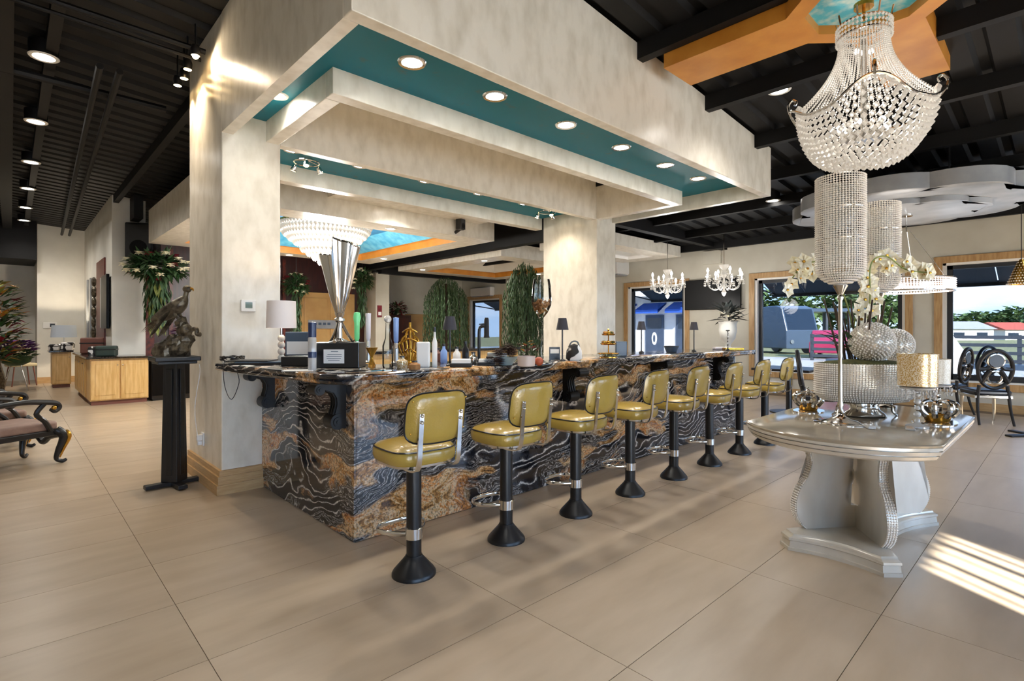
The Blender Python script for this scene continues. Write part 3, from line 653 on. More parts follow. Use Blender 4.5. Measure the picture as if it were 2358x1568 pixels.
def concave(hx, hy, c, dx, dy, n=10):                        # concave rectangle with cut corners
    out = []
    def side(p, q, d):
        for i in range(n): t = i / n; k = 4 * t * (1 - t); out.append((p[0] + (q[0] - p[0]) * t + d[0] * k, p[1] + (q[1] - p[1]) * t + d[1] * k))
    side((-hx + c, -hy), (hx - c, -hy), (0, dy)); side((hx - c, -hy), (hx, -hy + c), (0, 0)); side((hx, -hy + c), (hx, hy - c), (-dx, 0)); side((hx, hy - c), (hx - c, hy), (0, 0))
    side((hx - c, hy), (-hx + c, hy), (0, -dy)); side((-hx + c, hy), (-hx, hy - c), (0, 0)); side((-hx, hy - c), (-hx, -hy + c), (dx, 0)); side((-hx, -hy + c), (-hx + c, -hy), (0, 0))
    return out
def cl(d): return concave(0.66 - d, 0.33 - d, 0.075 - d * 0.3, 0.05, 0.17)
stack('plinth', [(0.0, cl(0)), (0.02, cl(0)), (0.022, cl(0.008)), (0.06, cl(0.012)), (0.066, cl(0.004)), (0.08, cl(0.006)), (0.088, cl(0.022)), (0.094, cl(0.028)), (0.102, cl(0.032))], champ, tb)
finp = [(0.0, 0.7), (0.36, 0.7), (0.352, 0.64), (0.335, 0.59), (0.325, 0.55), (0.33, 0.5), (0.355, 0.44), (0.40, 0.38), (0.43, 0.32), (0.442, 0.26), (0.435, 0.2), (0.41, 0.15), (0.375, 0.115), (0.36, 0.102), (0.0, 0.102)]
hole = [(0.0, 0.24), (0.05, 0.245), (0.085, 0.28), (0.09, 0.32), (0.07, 0.36), (0.035, 0.385), (0.02, 0.42), (0.02, 0.46), (0.05, 0.52), (0.06, 0.58), (0.05, 0.64), (0.02, 0.7)]
outer = bez([(p[0], 0, p[1]) for p in finp[1:14]], 4)
poly = [(0.0, 0.102), (0.0, 0.24)] + hole[1:] + [(p.x, p.z) for p in outer]
for (sx, sy) in ((-1, 1), (-1, -1), (1, -1), (1, 1)):
    ap = Vector((sx * 0.16, sy * 0.012, 0)); ang_ = math.atan2(sy * 0.30, sx * 0.42)
    M = Matrix.Translation(ap) @ Matrix.Rotation(ang_, 4, 'Z')
    ln = 1.0
    PP = [(p[0] * ln, p[1]) for p in poly]
    # triangulated cleanly through bmesh for the concave outline
    bm = bmesh.new(); va = [bm.verts.new(M @ Vector((p[0], -0.028, p[1]))) for p in PP]; vb = [bm.verts.new(M @ Vector((p[0], 0.028, p[1]))) for p in PP]
    f1 = bm.faces.new(va); f2 = bm.faces.new(vb[::-1])
    for i in range(len(PP)): j = (i + 1) % len(PP); bm.faces.new((va[j], va[i], vb[i], vb[j]))
    bmesh.ops.triangulate(bm, faces=[f1, f2]); bmesh.ops.recalc_face_normals(bm, faces=bm.faces)
    me = bpy.data.meshes.new('scroll_leg'); bm.to_mesh(me); bm.free(); me.materials.append(champ)
    lo_ = bpy.data.objects.new('scroll_leg', me); COL.objects.link(lo_); lo_.parent = tb
    strip = MB(); Q = [Vector((p.x * ln, 0, p.z)) for p in outer]
    for i in range(len(Q) - 1):
        seg = (Q[i + 1] - Q[i]).length; nb = max(1, round(seg / 0.0125))
        for k in range(nb):
            c = Q[i].lerp(Q[i + 1], (k + 0.5) / nb)
            for w_ in (-0.021, -0.007, 0.007, 0.021): strip.gem(M @ Vector((c.x + 0.003, w_, c.z)), 0.0072)
    tag(strip.build('rhinestone_edge', bead, lo_, smooth=False), kind='stuff')
TZ = 0.792
def on_table(u, v): p = at_z(u, v, TZ); return (p.x, p.y, TZ)
# ---- flat mirrored plates
def plate(loc, rx, ry, lb):
    tag(MB().lathe([(0.0, 0.0), (1.0, 0.0), (1.0, 0.004), (0.985, 0.006), (0.0, 0.006)], 40, sx=rx, sy=ry, cap=False).build('mirror_plate', amberc), lb, 'plate', 'mirrored plates on the pedestal table').location = loc
plate((4.36, 1.36, TZ), 0.15, 0.1, 'round mirrored plate under the small silver crown')
plate((3.95, 1.04, TZ), 0.16, 0.16, 'round mirrored plate under the tall candle holder stem')
plate((4.43, 0.62, TZ), 0.2, 0.12, 'oval mirrored plate under the silver crown beside the hurricanes')
# ---- tall rhinestone candle holders
def candleholder(loc, lb, sc=1.0):
    t = thing('candle_holder', loc, 0, lb, 'candle holder', 'tall rhinestone candle holders'); t.scale = (sc, sc, sc)
    MB().lathe([(0.11, 0.0), (0.115, 0.006), (0.1, 0.016), (0.06, 0.026), (0.03, 0.045), (0.02, 0.07), (0.016, 0.09)], 28).build('foot', silver, t)
    MB().lathe([(0.014, 0.08), (0.019, 0.12), (0.013, 0.14), (0.012, 0.42), (0.015, 0.44), (0.012, 0.46), (0.012, 0.80), (0.02, 0.82), (0.014, 0.84), (0.03, 0.87), (0.045, 0.9), (0.03, 0.905)], 16).build('stem', silver, t)
    b = MB(); n = 52; rows = 50
    for j in range(rows):
        z = 0.905 + 0.70 * j / (rows - 1); tt = j / (rows - 1)
        r = 0.14 * (min(1, math.sqrt(max(0.05, 1 - (1 - min(1, tt / 0.17)) ** 2)))) if tt < 0.17 else 0.14
        for i in range(n):
            a = 2 * PI * (i + 0.5 * (j % 2) * 0) / n; b.gem((r * math.cos(a), r * math.sin(a), z), 0.0092, 0.0082)
    tag(b.build('rhinestone_shade', bead, t, smooth=False), kind='stuff')
    for z in (1.02, 1.2, 1.4, 1.608): MB().tube([(0.139 * math.cos(2 * PI * i / 40), 0.139 * math.sin(2 * PI * i / 40), z) for i in range(40)], 0.0025, 5, closed=True).build('wire_hoop', silver, t)
    MB().lathe([(0.12, 0.955), (0.132, 1.0), (0.132, 1.6)], 32, cap=False).build('inner_glass', clear, t)
    return t
candleholder(on_table(1935, 973), 'tall rhinestone candle holder nearest the table edge')
candleholder((5.02, 1.055, TZ), 'tall rhinestone candle holder behind the orchid')
# ---- oval rhinestone planter with moss
pl = thing('oval_planter', (4.40, 1.01, TZ), FACE, 'oval rhinestone covered planter on a silver foot', 'planter')
MB().lathe([(0.10, 0.0), (0.11, 0.006), (0.1, 0.02), (0.075, 0.045), (0.07, 0.07), (0.12, 0.09), (0.16, 0.1)], 36, sx=1.35, sy=0.85).build('foot', silver, pl)
for s in (-1, 1): MB().tube(bez([(s * 0.13, 0, 0.095), (s * 0.19, 0, 0.075), (s * 0.2, 0, 0.03), (s * 0.23, 0, 0.006)], 4), 0.009, 6).build('claw', silver, pl)
MB().lathe([(0.14, 0.1), (0.2, 0.115), (0.235, 0.15), (0.25, 0.22), (0.255, 0.375), (0.24, 0.375), (0.235, 0.33)], 48, sx=1.32, sy=0.82).build('bowl', champ, pl)
b = MB()
for j in range(18):
    z = 0.118 + 0.252 * j / 17; r = 0.2 + 0.055 * min(1, (z - 0.1) / 0.06); nn = 110
    for i in range(nn): a = 2 * PI * i / nn; b.gem((r * 1.32 * math.cos(a), r * 0.83 * math.sin(a), z), 0.0078)
tag(b.build('rhinestone_skin', bead, pl, smooth=False), kind='stuff')
tag(MB().lathe([(0.0, 0.40), (0.1, 0.398), (0.2, 0.385), (0.243, 0.355)], 40, sx=1.3, sy=0.8, cap=False).build('moss', moss, pl), kind='stuff')
# ---- rhinestone balls
rs0 = random.Random(12)
def sball(c, r, lb):
    t = MB().ball((0, 0, 0), r * 0.96, 28, 18).build('rhinestone_ball', champ); tag(t, lb, 'ornament', 'rhinestone balls in the planter'); t.location = c
    b = MB(); n = 620
    for i in range(n):
        z = 1 - 2 * (i + 0.5) / n; z = max(-1, min(1, z + rs0.uniform(-.005, .005))); q = math.sqrt(1 - z * z); a = i * 2.399963 + rs0.uniform(-.04, .04); b.gem((r * q * math.cos(a), r * q * math.sin(a), r * z), r * 0.055)
    tag(b.build('studs', bead, t, smooth=False), kind='stuff')
c_ = at_d(2008, 788, 3.72); sball((c_.x, c_.y, TZ + 0.388 + 0.135), 0.138, 'large rhinestone ball resting on the moss')
c_ = at_d(2062, 784, 4.02); sball((c_.x, c_.y, TZ + 0.375 + 0.12), 0.12, 'smaller rhinestone ball tucked behind the large one')
# ---- orchid
oc = thing('orchid', (4.46, 1.06, TZ + 0.38), 0, 'cream orchid with arching sprays rising from the planter', 'flower')
def pos(u, v, d): p = at_d(u, v, d); return (p.x - 4.46, p.y - 1.06, p.z - TZ - 0.38)
sprays = [[(1975, 800, 3.9), (1950, 700, 3.85), (1925, 640, 3.85), (1890, 605, 3.8), (1850, 610, 3.8), (1825, 640, 3.8)], [(1985, 800, 3.9), (2003, 700, 3.8), (2005, 610, 3.75), (2040, 590, 3.75), (2085, 620, 3.8), (2140, 628, 3.85)],
          [(1995, 800, 3.9), (1985, 720, 3.9), (1990, 650, 3.9), (2010, 600, 3.95), (2050, 585, 4.0)], [(1965, 800, 3.95), (1968, 740, 3.9), (1985, 690, 3.85), (2000, 660, 3.8)]]
blooms = [(1835, 622), (1850, 603), (1868, 612), (1880, 598), (1842, 640), (1868, 630), (1822, 655), (2012, 602), (2042, 590), (2060, 600), (2075, 615), (2095, 612), (2098, 626), (2125, 632), (2140, 628), (2000, 625), (2005, 648), (1985, 670), (2012, 668), (1992, 690), (1975, 715), (2008, 715), (2040, 618), (1812, 668), (1858, 618), (1882, 622), (1830, 606), (1846, 628), (2025, 598), (2052, 612), (2086, 602), (2108, 618), (2130, 622), (1996, 640), (2016, 690), (1998, 660), (1982, 735)]
rs = random.Random(3)
for sp_ in sprays: MB().tube(bez([pos(*q) for q in sp_], 6), 0.005, 6).build('stem', leafy, oc)
def bloom(c, r, d, m1, m2, parent, nm='blossom'):
    d = Vector(d).normalized(); x = d.orthogonal().normalized(); y = d.cross(x); b = MB(); a0 = rs.random() * 6
    for k in range(5):
        a = a0 + 2 * PI * k / 5; pd = x * math.cos(a) + y * math.sin(a) + d * 0.25
        b.leafq(c, pd, r, r * 1.12, up=d, curl=0.1)
    o = b.build(nm, m1, parent, smooth=False)
    MB().ball(Vector(c) + d * r * 0.12, r * 0.17, 6, 4).build('centre', m2, o)
for (u, v) in blooms:
    dd = 3.78 + rs.random() * 0.12; bloom(pos(u, v, dd), 0.058 + rs.random() * 0.014, (-FW[0] + rs.uniform(-.5, .5), -FW[1] + rs.uniform(-.5, .5), rs.uniform(-.2, .4)), petalw, goldm, oc)
for k in range(22):
    x, y = rs.uniform(-0.1, 0.1), rs.uniform(-0.1, 0.1); h_ = rs.uniform(0.2, 0.5)
    MB().tube(bez([(x, y, 0), (x * 1.4 + rs.uniform(-.03, .03), y * 1.4, h_ * 0.5), (x * 1.9 + rs.uniform(-.06, .06), y * 1.9, h_)], 4), 0.006, 5).build('twig', bark, oc)
for k in range(14):
    a = rs.random() * 6.28; b = MB().leafq((0.05 * math.cos(a), 0.05 * math.sin(a), 0.02 + rs.random() * 0.15), (math.cos(a), math.sin(a), rs.uniform(0.3, 1.4)), rs.uniform(0.12, 0.26), 0.05); b.build('leaf', leaf, oc, smooth=False)
# ---- little crowns
def crown(loc, lb, sc=1.0):
    t = thing('crown_ornament', loc, 0, lb, 'ornament', 'silver crowns on the pedestal table'); t.scale = (sc, sc, sc)
    MB().lathe([(0.058, 0.0), (0.062, 0.004), (0.07, 0.04), (0.066, 0.04), (0.056, 0.006)], 28).build('band', goldm, t)
    for k in range(8):
        a = 2 * PI * k / 8; c, s = math.cos(a), math.sin(a)
        P = bez([(0.068 * c, 0.068 * s, 0.035), (0.098 * c, 0.098 * s, 0.075), (0.088 * c, 0.088 * s, 0.115), (0.045 * c, 0.045 * s, 0.128), (0.0, 0.0, 0.112)], 4)
        MB().tube(P, [0.017 - 0.010 * i / (len(P) - 1) for i in range(len(P))], 7).build('arch', silver, t)
    MB().ball((0, 0, 0.135), 0.02, 10, 8).ball((0, 0, 0.16), 0.01, 8, 6).build('finial', silver, t)
crown((4.38, 1.37, TZ + 0.007), 'small silver crown standing alone on its mirrored plate')
crown((4.44, 0.61, TZ + 0.007), 'silver crown beside the mosaic hurricanes', 1.08)
# ---- hurricanes on crystal stems
def hurricane(loc, h_stem, r, hh, m, lb):
    t = thing('hurricane_lamp', loc, 0, lb, 'candle holder', 'mosaic hurricanes on crystal stems')
    MB().lathe([(0.06, 0.0), (0.062, 0.008), (0.03, 0.018), (0.012, 0.03)], 24).build('foot', crystal, t)
    for k in range(6): MB().ball((0, 0, 0.04 + (h_stem - 0.06) * k / 5), 0.02 if k % 2 else 0.015, 10, 7).build('crystal_ball', crystal, t)
    MB().lathe([(0.02, h_stem - 0.03), (0.09, h_stem - 0.02), (0.095, h_stem - 0.01), (0.09, h_stem - 0.006)], 28).build('drip_dish', crystal, t)
    b = MB()
    for k in range(14): a = 2 * PI * k / 14; b.gem((0.092 * math.cos(a), 0.092 * math.sin(a), h_stem - 0.04), 0.007, 0.018); b.gem((0.092 * math.cos(a), 0.092 * math.sin(a), h_stem - 0.072), 0.007, 0.014)
    tag(b.build('prism_drops', crystal, t, smooth=False), kind='stuff')
    MB().lathe([(r * 0.2, h_stem - 0.006), (r * 0.96, h_stem), (r, h_stem + hh), (r * 0.96, h_stem + hh), (r * 0.92, h_stem + 0.012), (0.0, h_stem + 0.012)], 36).build('cup', m, t)
    return t
hurricane((4.13, 0.665, TZ), 0.26, 0.107, 0.2, mosaicg, 'gold mosaic hurricane cup on a crystal stem')
hurricane((4.72, 0.66, TZ), 0.235, 0.088, 0.17, mosaicw, 'pearl mosaic hurricane cup on a crystal stem')
# ---- loose crystal bits
tag(MB().rbox((3.86, 0.86, TZ + 0.012), (0.09, 0.045, 0.022), 0.5).build('crystal_block', crystal, bevel=0.006), 'small clear crystal block lying near the table edge', 'ornament')
tag(MB().rbox((4.0, 0.68, TZ + 0.006), (0.11, 0.05, 0.012), 0.2).build('glass_shard', blueg if False else crystal, bevel=0.003), 'flat glass ornament in front of the gold mosaic hurricane', 'ornament')

# =================================================================== BASKET CHANDELIER over the table
def basket_chandelier(loc, lb):
    t = thing('crystal_chandelier', loc, 0, lb, 'chandelier')
    R = 0.40
    def rim(a): return 0.36 + 0.12 * abs(math.cos(2 * (a - 0.35))) ** 3          # wavy rim with four raised horns
    MB().lathe([(0.0, 1.15), (0.06, 1.15), (0.06, 1.12), (0.0, 1.12)], 16, cap=False).build('ceiling_cup', goldm, t)
    MB().tube([(0, 0, 1.03), (0, 0, 1.14)], 0.01, 8).build('rod', goldm, t)
    cr = MB()
    for z in (0.92, 1.0): cr.tube([(0.155 * math.cos(2 * PI * i / 32), 0.155 * math.sin(2 * PI * i / 32), z) for i in range(32)], 0.008, 6, closed=True)
    for i in range(8): a = 2 * PI * i / 8; cr.tube([(0.155 * math.cos(a), 0.155 * math.sin(a), 1.0), (0.17 * math.cos(a), 0.17 * math.sin(a), 1.07)], 0.006, 5)
    cr.build('crown_ring', silver, t)
    b = MB()
    for i in range(40):
        a = 2 * PI * i / 40
        for k in range(4): b.gem((0.162 * math.cos(a), 0.162 * math.sin(a), 0.99 - 0.03 * k), 0.010, 0.014)
    tag(b.build('crown_fringe', crysw, t, smooth=False), kind='stuff')
    b = MB(); ns = 56
    for i in range(ns):
        a = 2 * PI * i / ns; z1 = rim(a) - 0.005
        for k in range(38):
            s_ = k / 37; r = 0.145 + (R - 0.155) * s_ ** 2.1; z = 0.91 + (z1 - 0.91) * s_; b.gem((r * math.cos(a), r * math.sin(a), z), 0.0072, 0.0095)
    tag(b.build('bead_strands', crysw, t, smooth=False), kind='stuff')
    rm = MB(); P = []
    for i in range(96): a = 2 * PI * i / 96; rr = R + 0.05 * max(0, (rim(a) - 0.36) / 0.12); P.append((rr * math.cos(a), rr * math.sin(a), rim(a)))
    rm.tube(P, 0.009, 6, closed=True).build('rim', silver, t)
    for q in range(4):
        a = 0.35 + q * PI / 2; c, s = math.cos(a), math.sin(a)
        MB().tube(bez([((R + 0.05) * c, (R + 0.05) * s, 0.47), ((R + 0.06) * c, (R + 0.06) * s, 0.53), ((R + 0.035) * c, (R + 0.035) * s, 0.565), ((R + 0.01) * c, (R + 0.01) * s, 0.55), ((R + 0.02) * c, (R + 0.02) * s, 0.525)], 5), 0.010, 7).build('horn', silver, t)
    rows = 13
    for j in range(rows):
        ph = j / (rows - 1); b = MB(); zz0 = 0.34 - 0.30 * math.sin(ph * PI / 2) ** 1.0; r = R * math.cos(ph * PI / 2) ** 0.62 if j < rows - 1 else 0.05
        n = max(8, int(2 * PI * r / 0.042))
        for i in range(n):
            a = 2 * PI * (i + 0.5 * (j % 2)) / n; up = rim(a) - 0.36
            zz = zz0 + up * (1 - ph) * 0.9
            for e_ in range(2 if j == 0 and up > 0.03 else 1): b.gem((r * math.cos(a), r * math.sin(a), zz + e_ * 0.04), 0.021, 0.024)
        tag(b.build('crystal_tier', crysw, t, smooth=False), kind='stuff')
    for k in range(6):
        a = 2 * PI * k / 6; MB().ball((0.14 * math.cos(a), 0.14 * math.sin(a), 0.3), 0.022, 10, 8).build('bulb', bulbg, t)
    MB().lathe([(0.02, 0.9), (0.02, 0.26), (0.15, 0.24), (0.15, 0.225), (0.0, 0.22)], 14).build('spindle', silver, t)
    for k in range(4): a = PI / 4 + 2 * PI * k / 4; MB().ball((0.05 * math.cos(a), 0.05 * math.sin(a), 0.62 + 0.2 * (k % 2)), 0.018, 8, 6).build('bulb', bulbg, t)
    lamp('chandelier_light', 'POINT', (0, 0, 0.46), 5, (1, 0.95, 0.88), t, 0.15)
    return t
basket_chandelier((TC[0] + 0.02, TC[1], 2.50), 'large crystal basket chandelier above the pedestal table')
# ---- amber cross medallion with turquoise heart
md = thing('ceiling_medallion', (4.33, 0.96, 3.66), 0, 'amber cross shaped ceiling medallion with turquoise centre', 'medallion')
def arm(p0, p1): return MB().prism([p0, p1], 0, 0)
q = 0.235; L1, L2 = 1.46, 1.60; o8 = 0.47
cross = [(q, -L1), (q, -o8), (o8, -q), (L2, -q), (L2, q), (o8, q), (q, o8), (q, L1), (-q + 0.0, L1), (-q, L1 - 0.18), (-q - 0.0, o8), (-o8, q), (-L2, q), (-L2, -q), (-o8, -q), (-q, -o8), (-q, -L1)]
r8 = 0.40
bm = bmesh.new()
def ringv(pts, z): return [bm.verts.new((p[0], p[1], z)) for p in pts]
oct_ = [(r8 * math.cos(PI / 8 + k * PI / 4), r8 * math.sin(PI / 8 + k * PI / 4)) for k in range(8)]
zt_ = 0.21
A = ringv(cross, 0); B = ringv(cross, zt_)
for i in range(len(A)): j = (i + 1) % len(A); bm.faces.new((A[i], A[j], B[j], B[i]))
O = ringv(oct_, 0); O2 = ringv(oct_, 0.07)
for i in range(8): j = (i + 1) % 8; bm.faces.new((O[j], O[i], O2[i], O2[j]))
ed = []
for L_ in (A, O):
    for i in range(len(L_)):
        ed.append(bm.edges.get((L_[i], L_[(i + 1) % len(L_)])))
bmesh.ops.triangle_fill(bm, use_beauty=True, use_dissolve=False, edges=ed)
me = bpy.data.meshes.new('amber_frame'); bm.to_mesh(me); bm.free(); me.materials.append(orange)
fo = bpy.data.objects.new('amber_frame', me); COL.objects.link(fo); fo.parent = md
MB().prism(oct_, 0.068, 0.085).build('turquoise_panel', cyan, md, smooth=False)
# ---- silver grey cloud medallion
cl_ = thing('ceiling_medallion', (8.6, 1.5, 2.98), 0, 'silver grey cloud shaped ceiling medallion by the paddock window', 'medallion')
def cloud(s, n=10):
    out = []; R = [(1.35, 0.0, 0.5), (0.95, 0.85, 0.55), (0.0, 1.25, 0.6), (-0.95, 0.85, 0.55), (-1.35, 0, 0.5), (-0.95, -0.85, 0.55), (0, -1.25, 0.6), (0.95, -0.85, 0.55)]
    for (x, y, r) in R:
        a = math.atan2(y, x)
        for k in range(n): t = a - 1.15 + 2.3 * k / (n - 1); out.append(((x * 0.62 + r * math.cos(t)) * s, (y * 0.62 + r * math.sin(t)) * s))
    return out
stack('cloud_slab', [(0.0, cloud(0.98)), (0.012, cloud(1.0)), (0.19, cloud(1.0)), (0.2, cloud(0.98))], greym, cl_, ang=30)
stack('cloud_step', [(-0.065, cloud(0.6)), (-0.06, cloud(0.62)), (0.0, cloud(0.62))], greym, cl_, ang=30)
for (x, y) in ((0.5, 0.5), (-0.5, -0.5), (0.5, -0.5), (-0.5, 0.5)): MB().tube([(x, y, 0.2), (x, y, zr(8.6 + x) - 2.98)], 0.01, 6).build('hanger', blackm, cl_)
cl_z = 2.98
dc = thing('drum_chandelier', (8.95, 1.05, 2.16), 0, 'flat crystal drum chandelier glowing in front of the window casing', 'chandelier')
p_ = at_d(2087, 658, 7.0); dc.location = (p_.x, p_.y, p_.z - 0.08)
for z in (0.0, 0.16): MB().tube([(0.5 * math.cos(2 * PI * i / 48), 0.5 * math.sin(2 * PI * i / 48), z) for i in range(48)], 0.01, 6, closed=True).build('hoop', silver, dc)
b = MB()
for i in range(96):
    a = 2 * PI * i / 96
    for k in range(6): b.gem((0.5 * math.cos(a), 0.5 * math.sin(a), 0.015 + 0.026 * k), 0.016, 0.014)
tag(b.build('crystal_skirt', mat('glowing_crystal', (250, 240, 240), None, rough=0.2, emit=(255, 240, 240), es=0.16), dc, smooth=False), kind='stuff')
MB().lathe([(0.0, 0.02), (0.42, 0.03), (0.42, 0.045), (0.0, 0.04)], 32, cap=False).build('light_disc', mat('drum_glow', (255, 250, 244), None, emit=(255, 248, 240), es=2.2), dc)
for k in range(3): a = 2 * PI * k / 3; MB().tube([(0.5 * math.cos(a), 0.5 * math.sin(a), 0.16), (0.05 * math.cos(a), 0.05 * math.sin(a), 0.8)], 0.004, 5).build('wire', silver, dc)

MB().lathe([(0.07, 2.9 - dc.location.z), (0.07, 2.915 - dc.location.z), (0.0, 2.915 - dc.location.z)], 18).build('ceiling_plate', silver, dc)
MB().tube([(0, 0, 0.78), (0, 0, 2.9 - dc.location.z)], 0.008, 6).build('rod', silver, dc)
# =================================================================== LIGHTS OF THE ROOM
def downlight(loc, lb, r=0.075, energy=30, group='recessed downlights', m=None, rim=None, color=(1, 0.95, 0.88), spot=150):
    t = thing('recessed_downlight', loc, 0, lb, 'downlight', group)
    MB().lathe([(r * 0.82, 0.004), (r * 0.86, -0.006), (r * 1.12, -0.008), (r * 1.2, 0.0)], 28, cap=False).build('trim_ring', rim or white, t)
    MB().lathe([(0.0, -0.002), (r * 0.84, -0.002)], 28, cap=False).build('lens', m or lampg, t)
    if energy: lamp('downlight_beam', 'SPOT', (0, 0, -0.03), energy * 0.42, color, t, r, spot, (0, 0, -1), 0.8)
    return t
ordn = ['first', 'second', 'third', 'fourth', 'fifth', 'sixth', 'seventh']
for i, x in enumerate((2.05, 2.83, 3.70, 4.57, 5.43, 6.20)):
    downlight((x, 3.19, ZT), ordn[i] + ' recessed light along the wide teal soffit, counted from its near corner', 0.085, 42, 'lights in the wide teal soffit', rim=chrome)
downlight((1.555, 4.38, ZT), 'recessed light in the narrow teal strip beside the column', 0.07, 26)
for i, x in enumerate((2.14, 2.91, 3.80, 4.69, 5.56)):
    downlight((x, 5.60, ZT), ordn[i] + ' recessed light of the teal strip between the columns, from the spotlight cluster', 0.08, 32, 'lights in the inner teal strip', rim=chrome)
for i, y in enumerate((6.78, 8.95, 11.16, 13.28, 15.37, 17.2)):
    d_ = downlight((0.23, y, 4.02), ordn[i] + ' cool downlight in the row over the corridor, counted from the camera', 0.1, 88, 'corridor ceiling lights', color=(1.0, 0.93, 0.84))
    MB().lathe([(0.115, 0.0), (0.115, 0.14), (0.0, 0.15)], 18).build('can', blackm, d_)
for (loc, lb) in (((5.35, 1.93, 3.70), 'downlight on the black ceiling beside the amber medallion'), ((8.9, 3.3, 3.48), 'downlight on the black ceiling past the canopy corner'), ((10.4, -0.6, 3.34), 'unseen downlight over the dining chairs'), ((0.9, 1.0, 4.0), 'unseen downlight over the entrance floor'), ((2.6, -1.6, 3.88), 'unseen downlight over the entrance door'), ((8.2, -1.6, 3.5), 'unseen downlight over the dining side'), ((-1.3, 3.6, 4.1), 'unseen downlight over the pedestal side')):
    d_ = downlight(loc, lb, 0.09, 66, 'downlights of the black ceiling', color=(1, 0.96, 0.9))  # entrance, dining and pedestal ones are unseen, assumed lamps that brighten the hall
    MB().lathe([(0.105, 0.0), (0.105, 0.16), (0.0, 0.17)], 18).build('can', blackm, d_)
downlight((4.47, 7.15, 3.36), 'recessed light in the cream bay behind the bar', 0.08, 90)
for (x, y, lb) in ((4.6, 7.8, 'recessed light on the near border of the blue tray'), (4.55, 12.1, 'recessed light on the far border of the blue tray behind the trophy'), (6.42, 11.2, 'recessed light on the side border of the blue tray'), (2.2, 9.4, 'recessed light on the corridor border of the blue tray')):
    downlight((x, y, 3.09), lb, 0.075, 130)
for (x, y, lb) in ((8.18, 9.6, 'added fill light on the amber tray border nearest the girder'), (8.18, 12.2, 'added fill light on the amber tray border near the end wall'), (11.3, 10.8, 'added fill light on the amber tray border near the far window')):
    downlight((x, y, 3.05), lb, 0.075, 120)  # lamps added here to brighten the dim end wall
# warm picture spots on the corridor side of the canopy
for i, (u, v, d) in enumerate(((450, 128, 4.72), (432, 160, 4.92), (424, 181, 5.02), (409, 197, 5.2))):
    p = at_d(u, v, d)
    t = thing('track_spotlight', p, 0, ordn[i] + ' warm spotlight on the black ceiling beside the column', 'spotlight', 'warm spotlights beside the column')
    MB().lathe([(0.035, 0.0), (0.04, 0.05), (0.03, 0.09), (0.012, 0.1)], 16).build('head', blackm, t)
    MB().lathe([(0.0, -0.001), (0.033, -0.001)], 16, cap=False).build('lens', lampw, t)
    MB().tube([(0, 0, 0.1), (0, 0, zr(p.x) - p.z)], 0.008, 6).build('stem', blackm, t)
    lamp('spot_beam', 'SPOT', (0, 0, -0.01), 40 if i == 0 else 16, (1, 0.8, 0.56), t, 0.03, 100 if i == 0 else 80, (0.42, -1.0, -0.35) if i == 0 else (0.22, -0.1, -1.0), 0.9)
    if i == 0: MB().ball((0, 0, -0.005), 0.026, 10, 8).build('bulb', lampw, t)
# chrome spotlight clusters under the teal strip
for (x, y, lb, e_) in ((2.35, 5.75, 'chrome cluster of three spotlights beside the thermostat column', 10), (6.05, 5.6, 'chrome cluster of spotlights beside the far column', 9)):
    t = thing('spotlight_cluster', (x, y, ZT), 0, lb, 'spotlight')
    MB().lathe([(0.06, 0.0), (0.06, -0.02), (0.0, -0.025)][::-1], 20).build('rose', chrome, t)
    MB().tube([(0.13 * math.cos(2 * PI * i / 30), 0.13 * math.sin(2 * PI * i / 30), -0.05) for i in range(30)], 0.009, 6, closed=True).build('ring', chrome, t)
    for k in range(2): a = k * PI; MB().tube([(0, 0, -0.02), (0.13 * math.cos(a), 0.13 * math.sin(a), -0.05)], 0.007, 6).build('arm', chrome, t)
    for k in range(3):
        a = 2.2 + 2 * PI * k / 3; c = Vector((0.13 * math.cos(a), 0.13 * math.sin(a), -0.05)); d = Vector((0.4 * math.cos(a), 0.4 * math.sin(a), -1)).normalized()
        M = Matrix.Translation(c + d * 0.03) @ d.to_track_quat('-Z', 'Y').to_matrix().to_4x4()
        hd = MB().lathe([(0.03, -0.06), (0.034, -0.05), (0.025, 0.0), (0.01, 0.012)], 14, cap=False); hd.v = [tuple(M @ Vector(p)) for p in hd.v]; ho = hd.build('spot_head', chrome, t)
        ln = MB().lathe([(0.0, -0.056), (0.029, -0.056)], 14, cap=False); ln.v = [tuple(M @ Vector(p)) for p in ln.v]; ln.build('lens', lampw, ho)
    lamp('cluster_beam', 'SPOT', (0, 0, -0.15), e_, (1, 0.88, 0.7), t, 0.05, 120, (0.25 if x > 4 else 0, 0, -1), 0.8)

# =================================================================== THINGS ON THE BAR
def on_bar(u, d): p = at_d(u, 800, d); return (p.x, p.y, TOPZ)
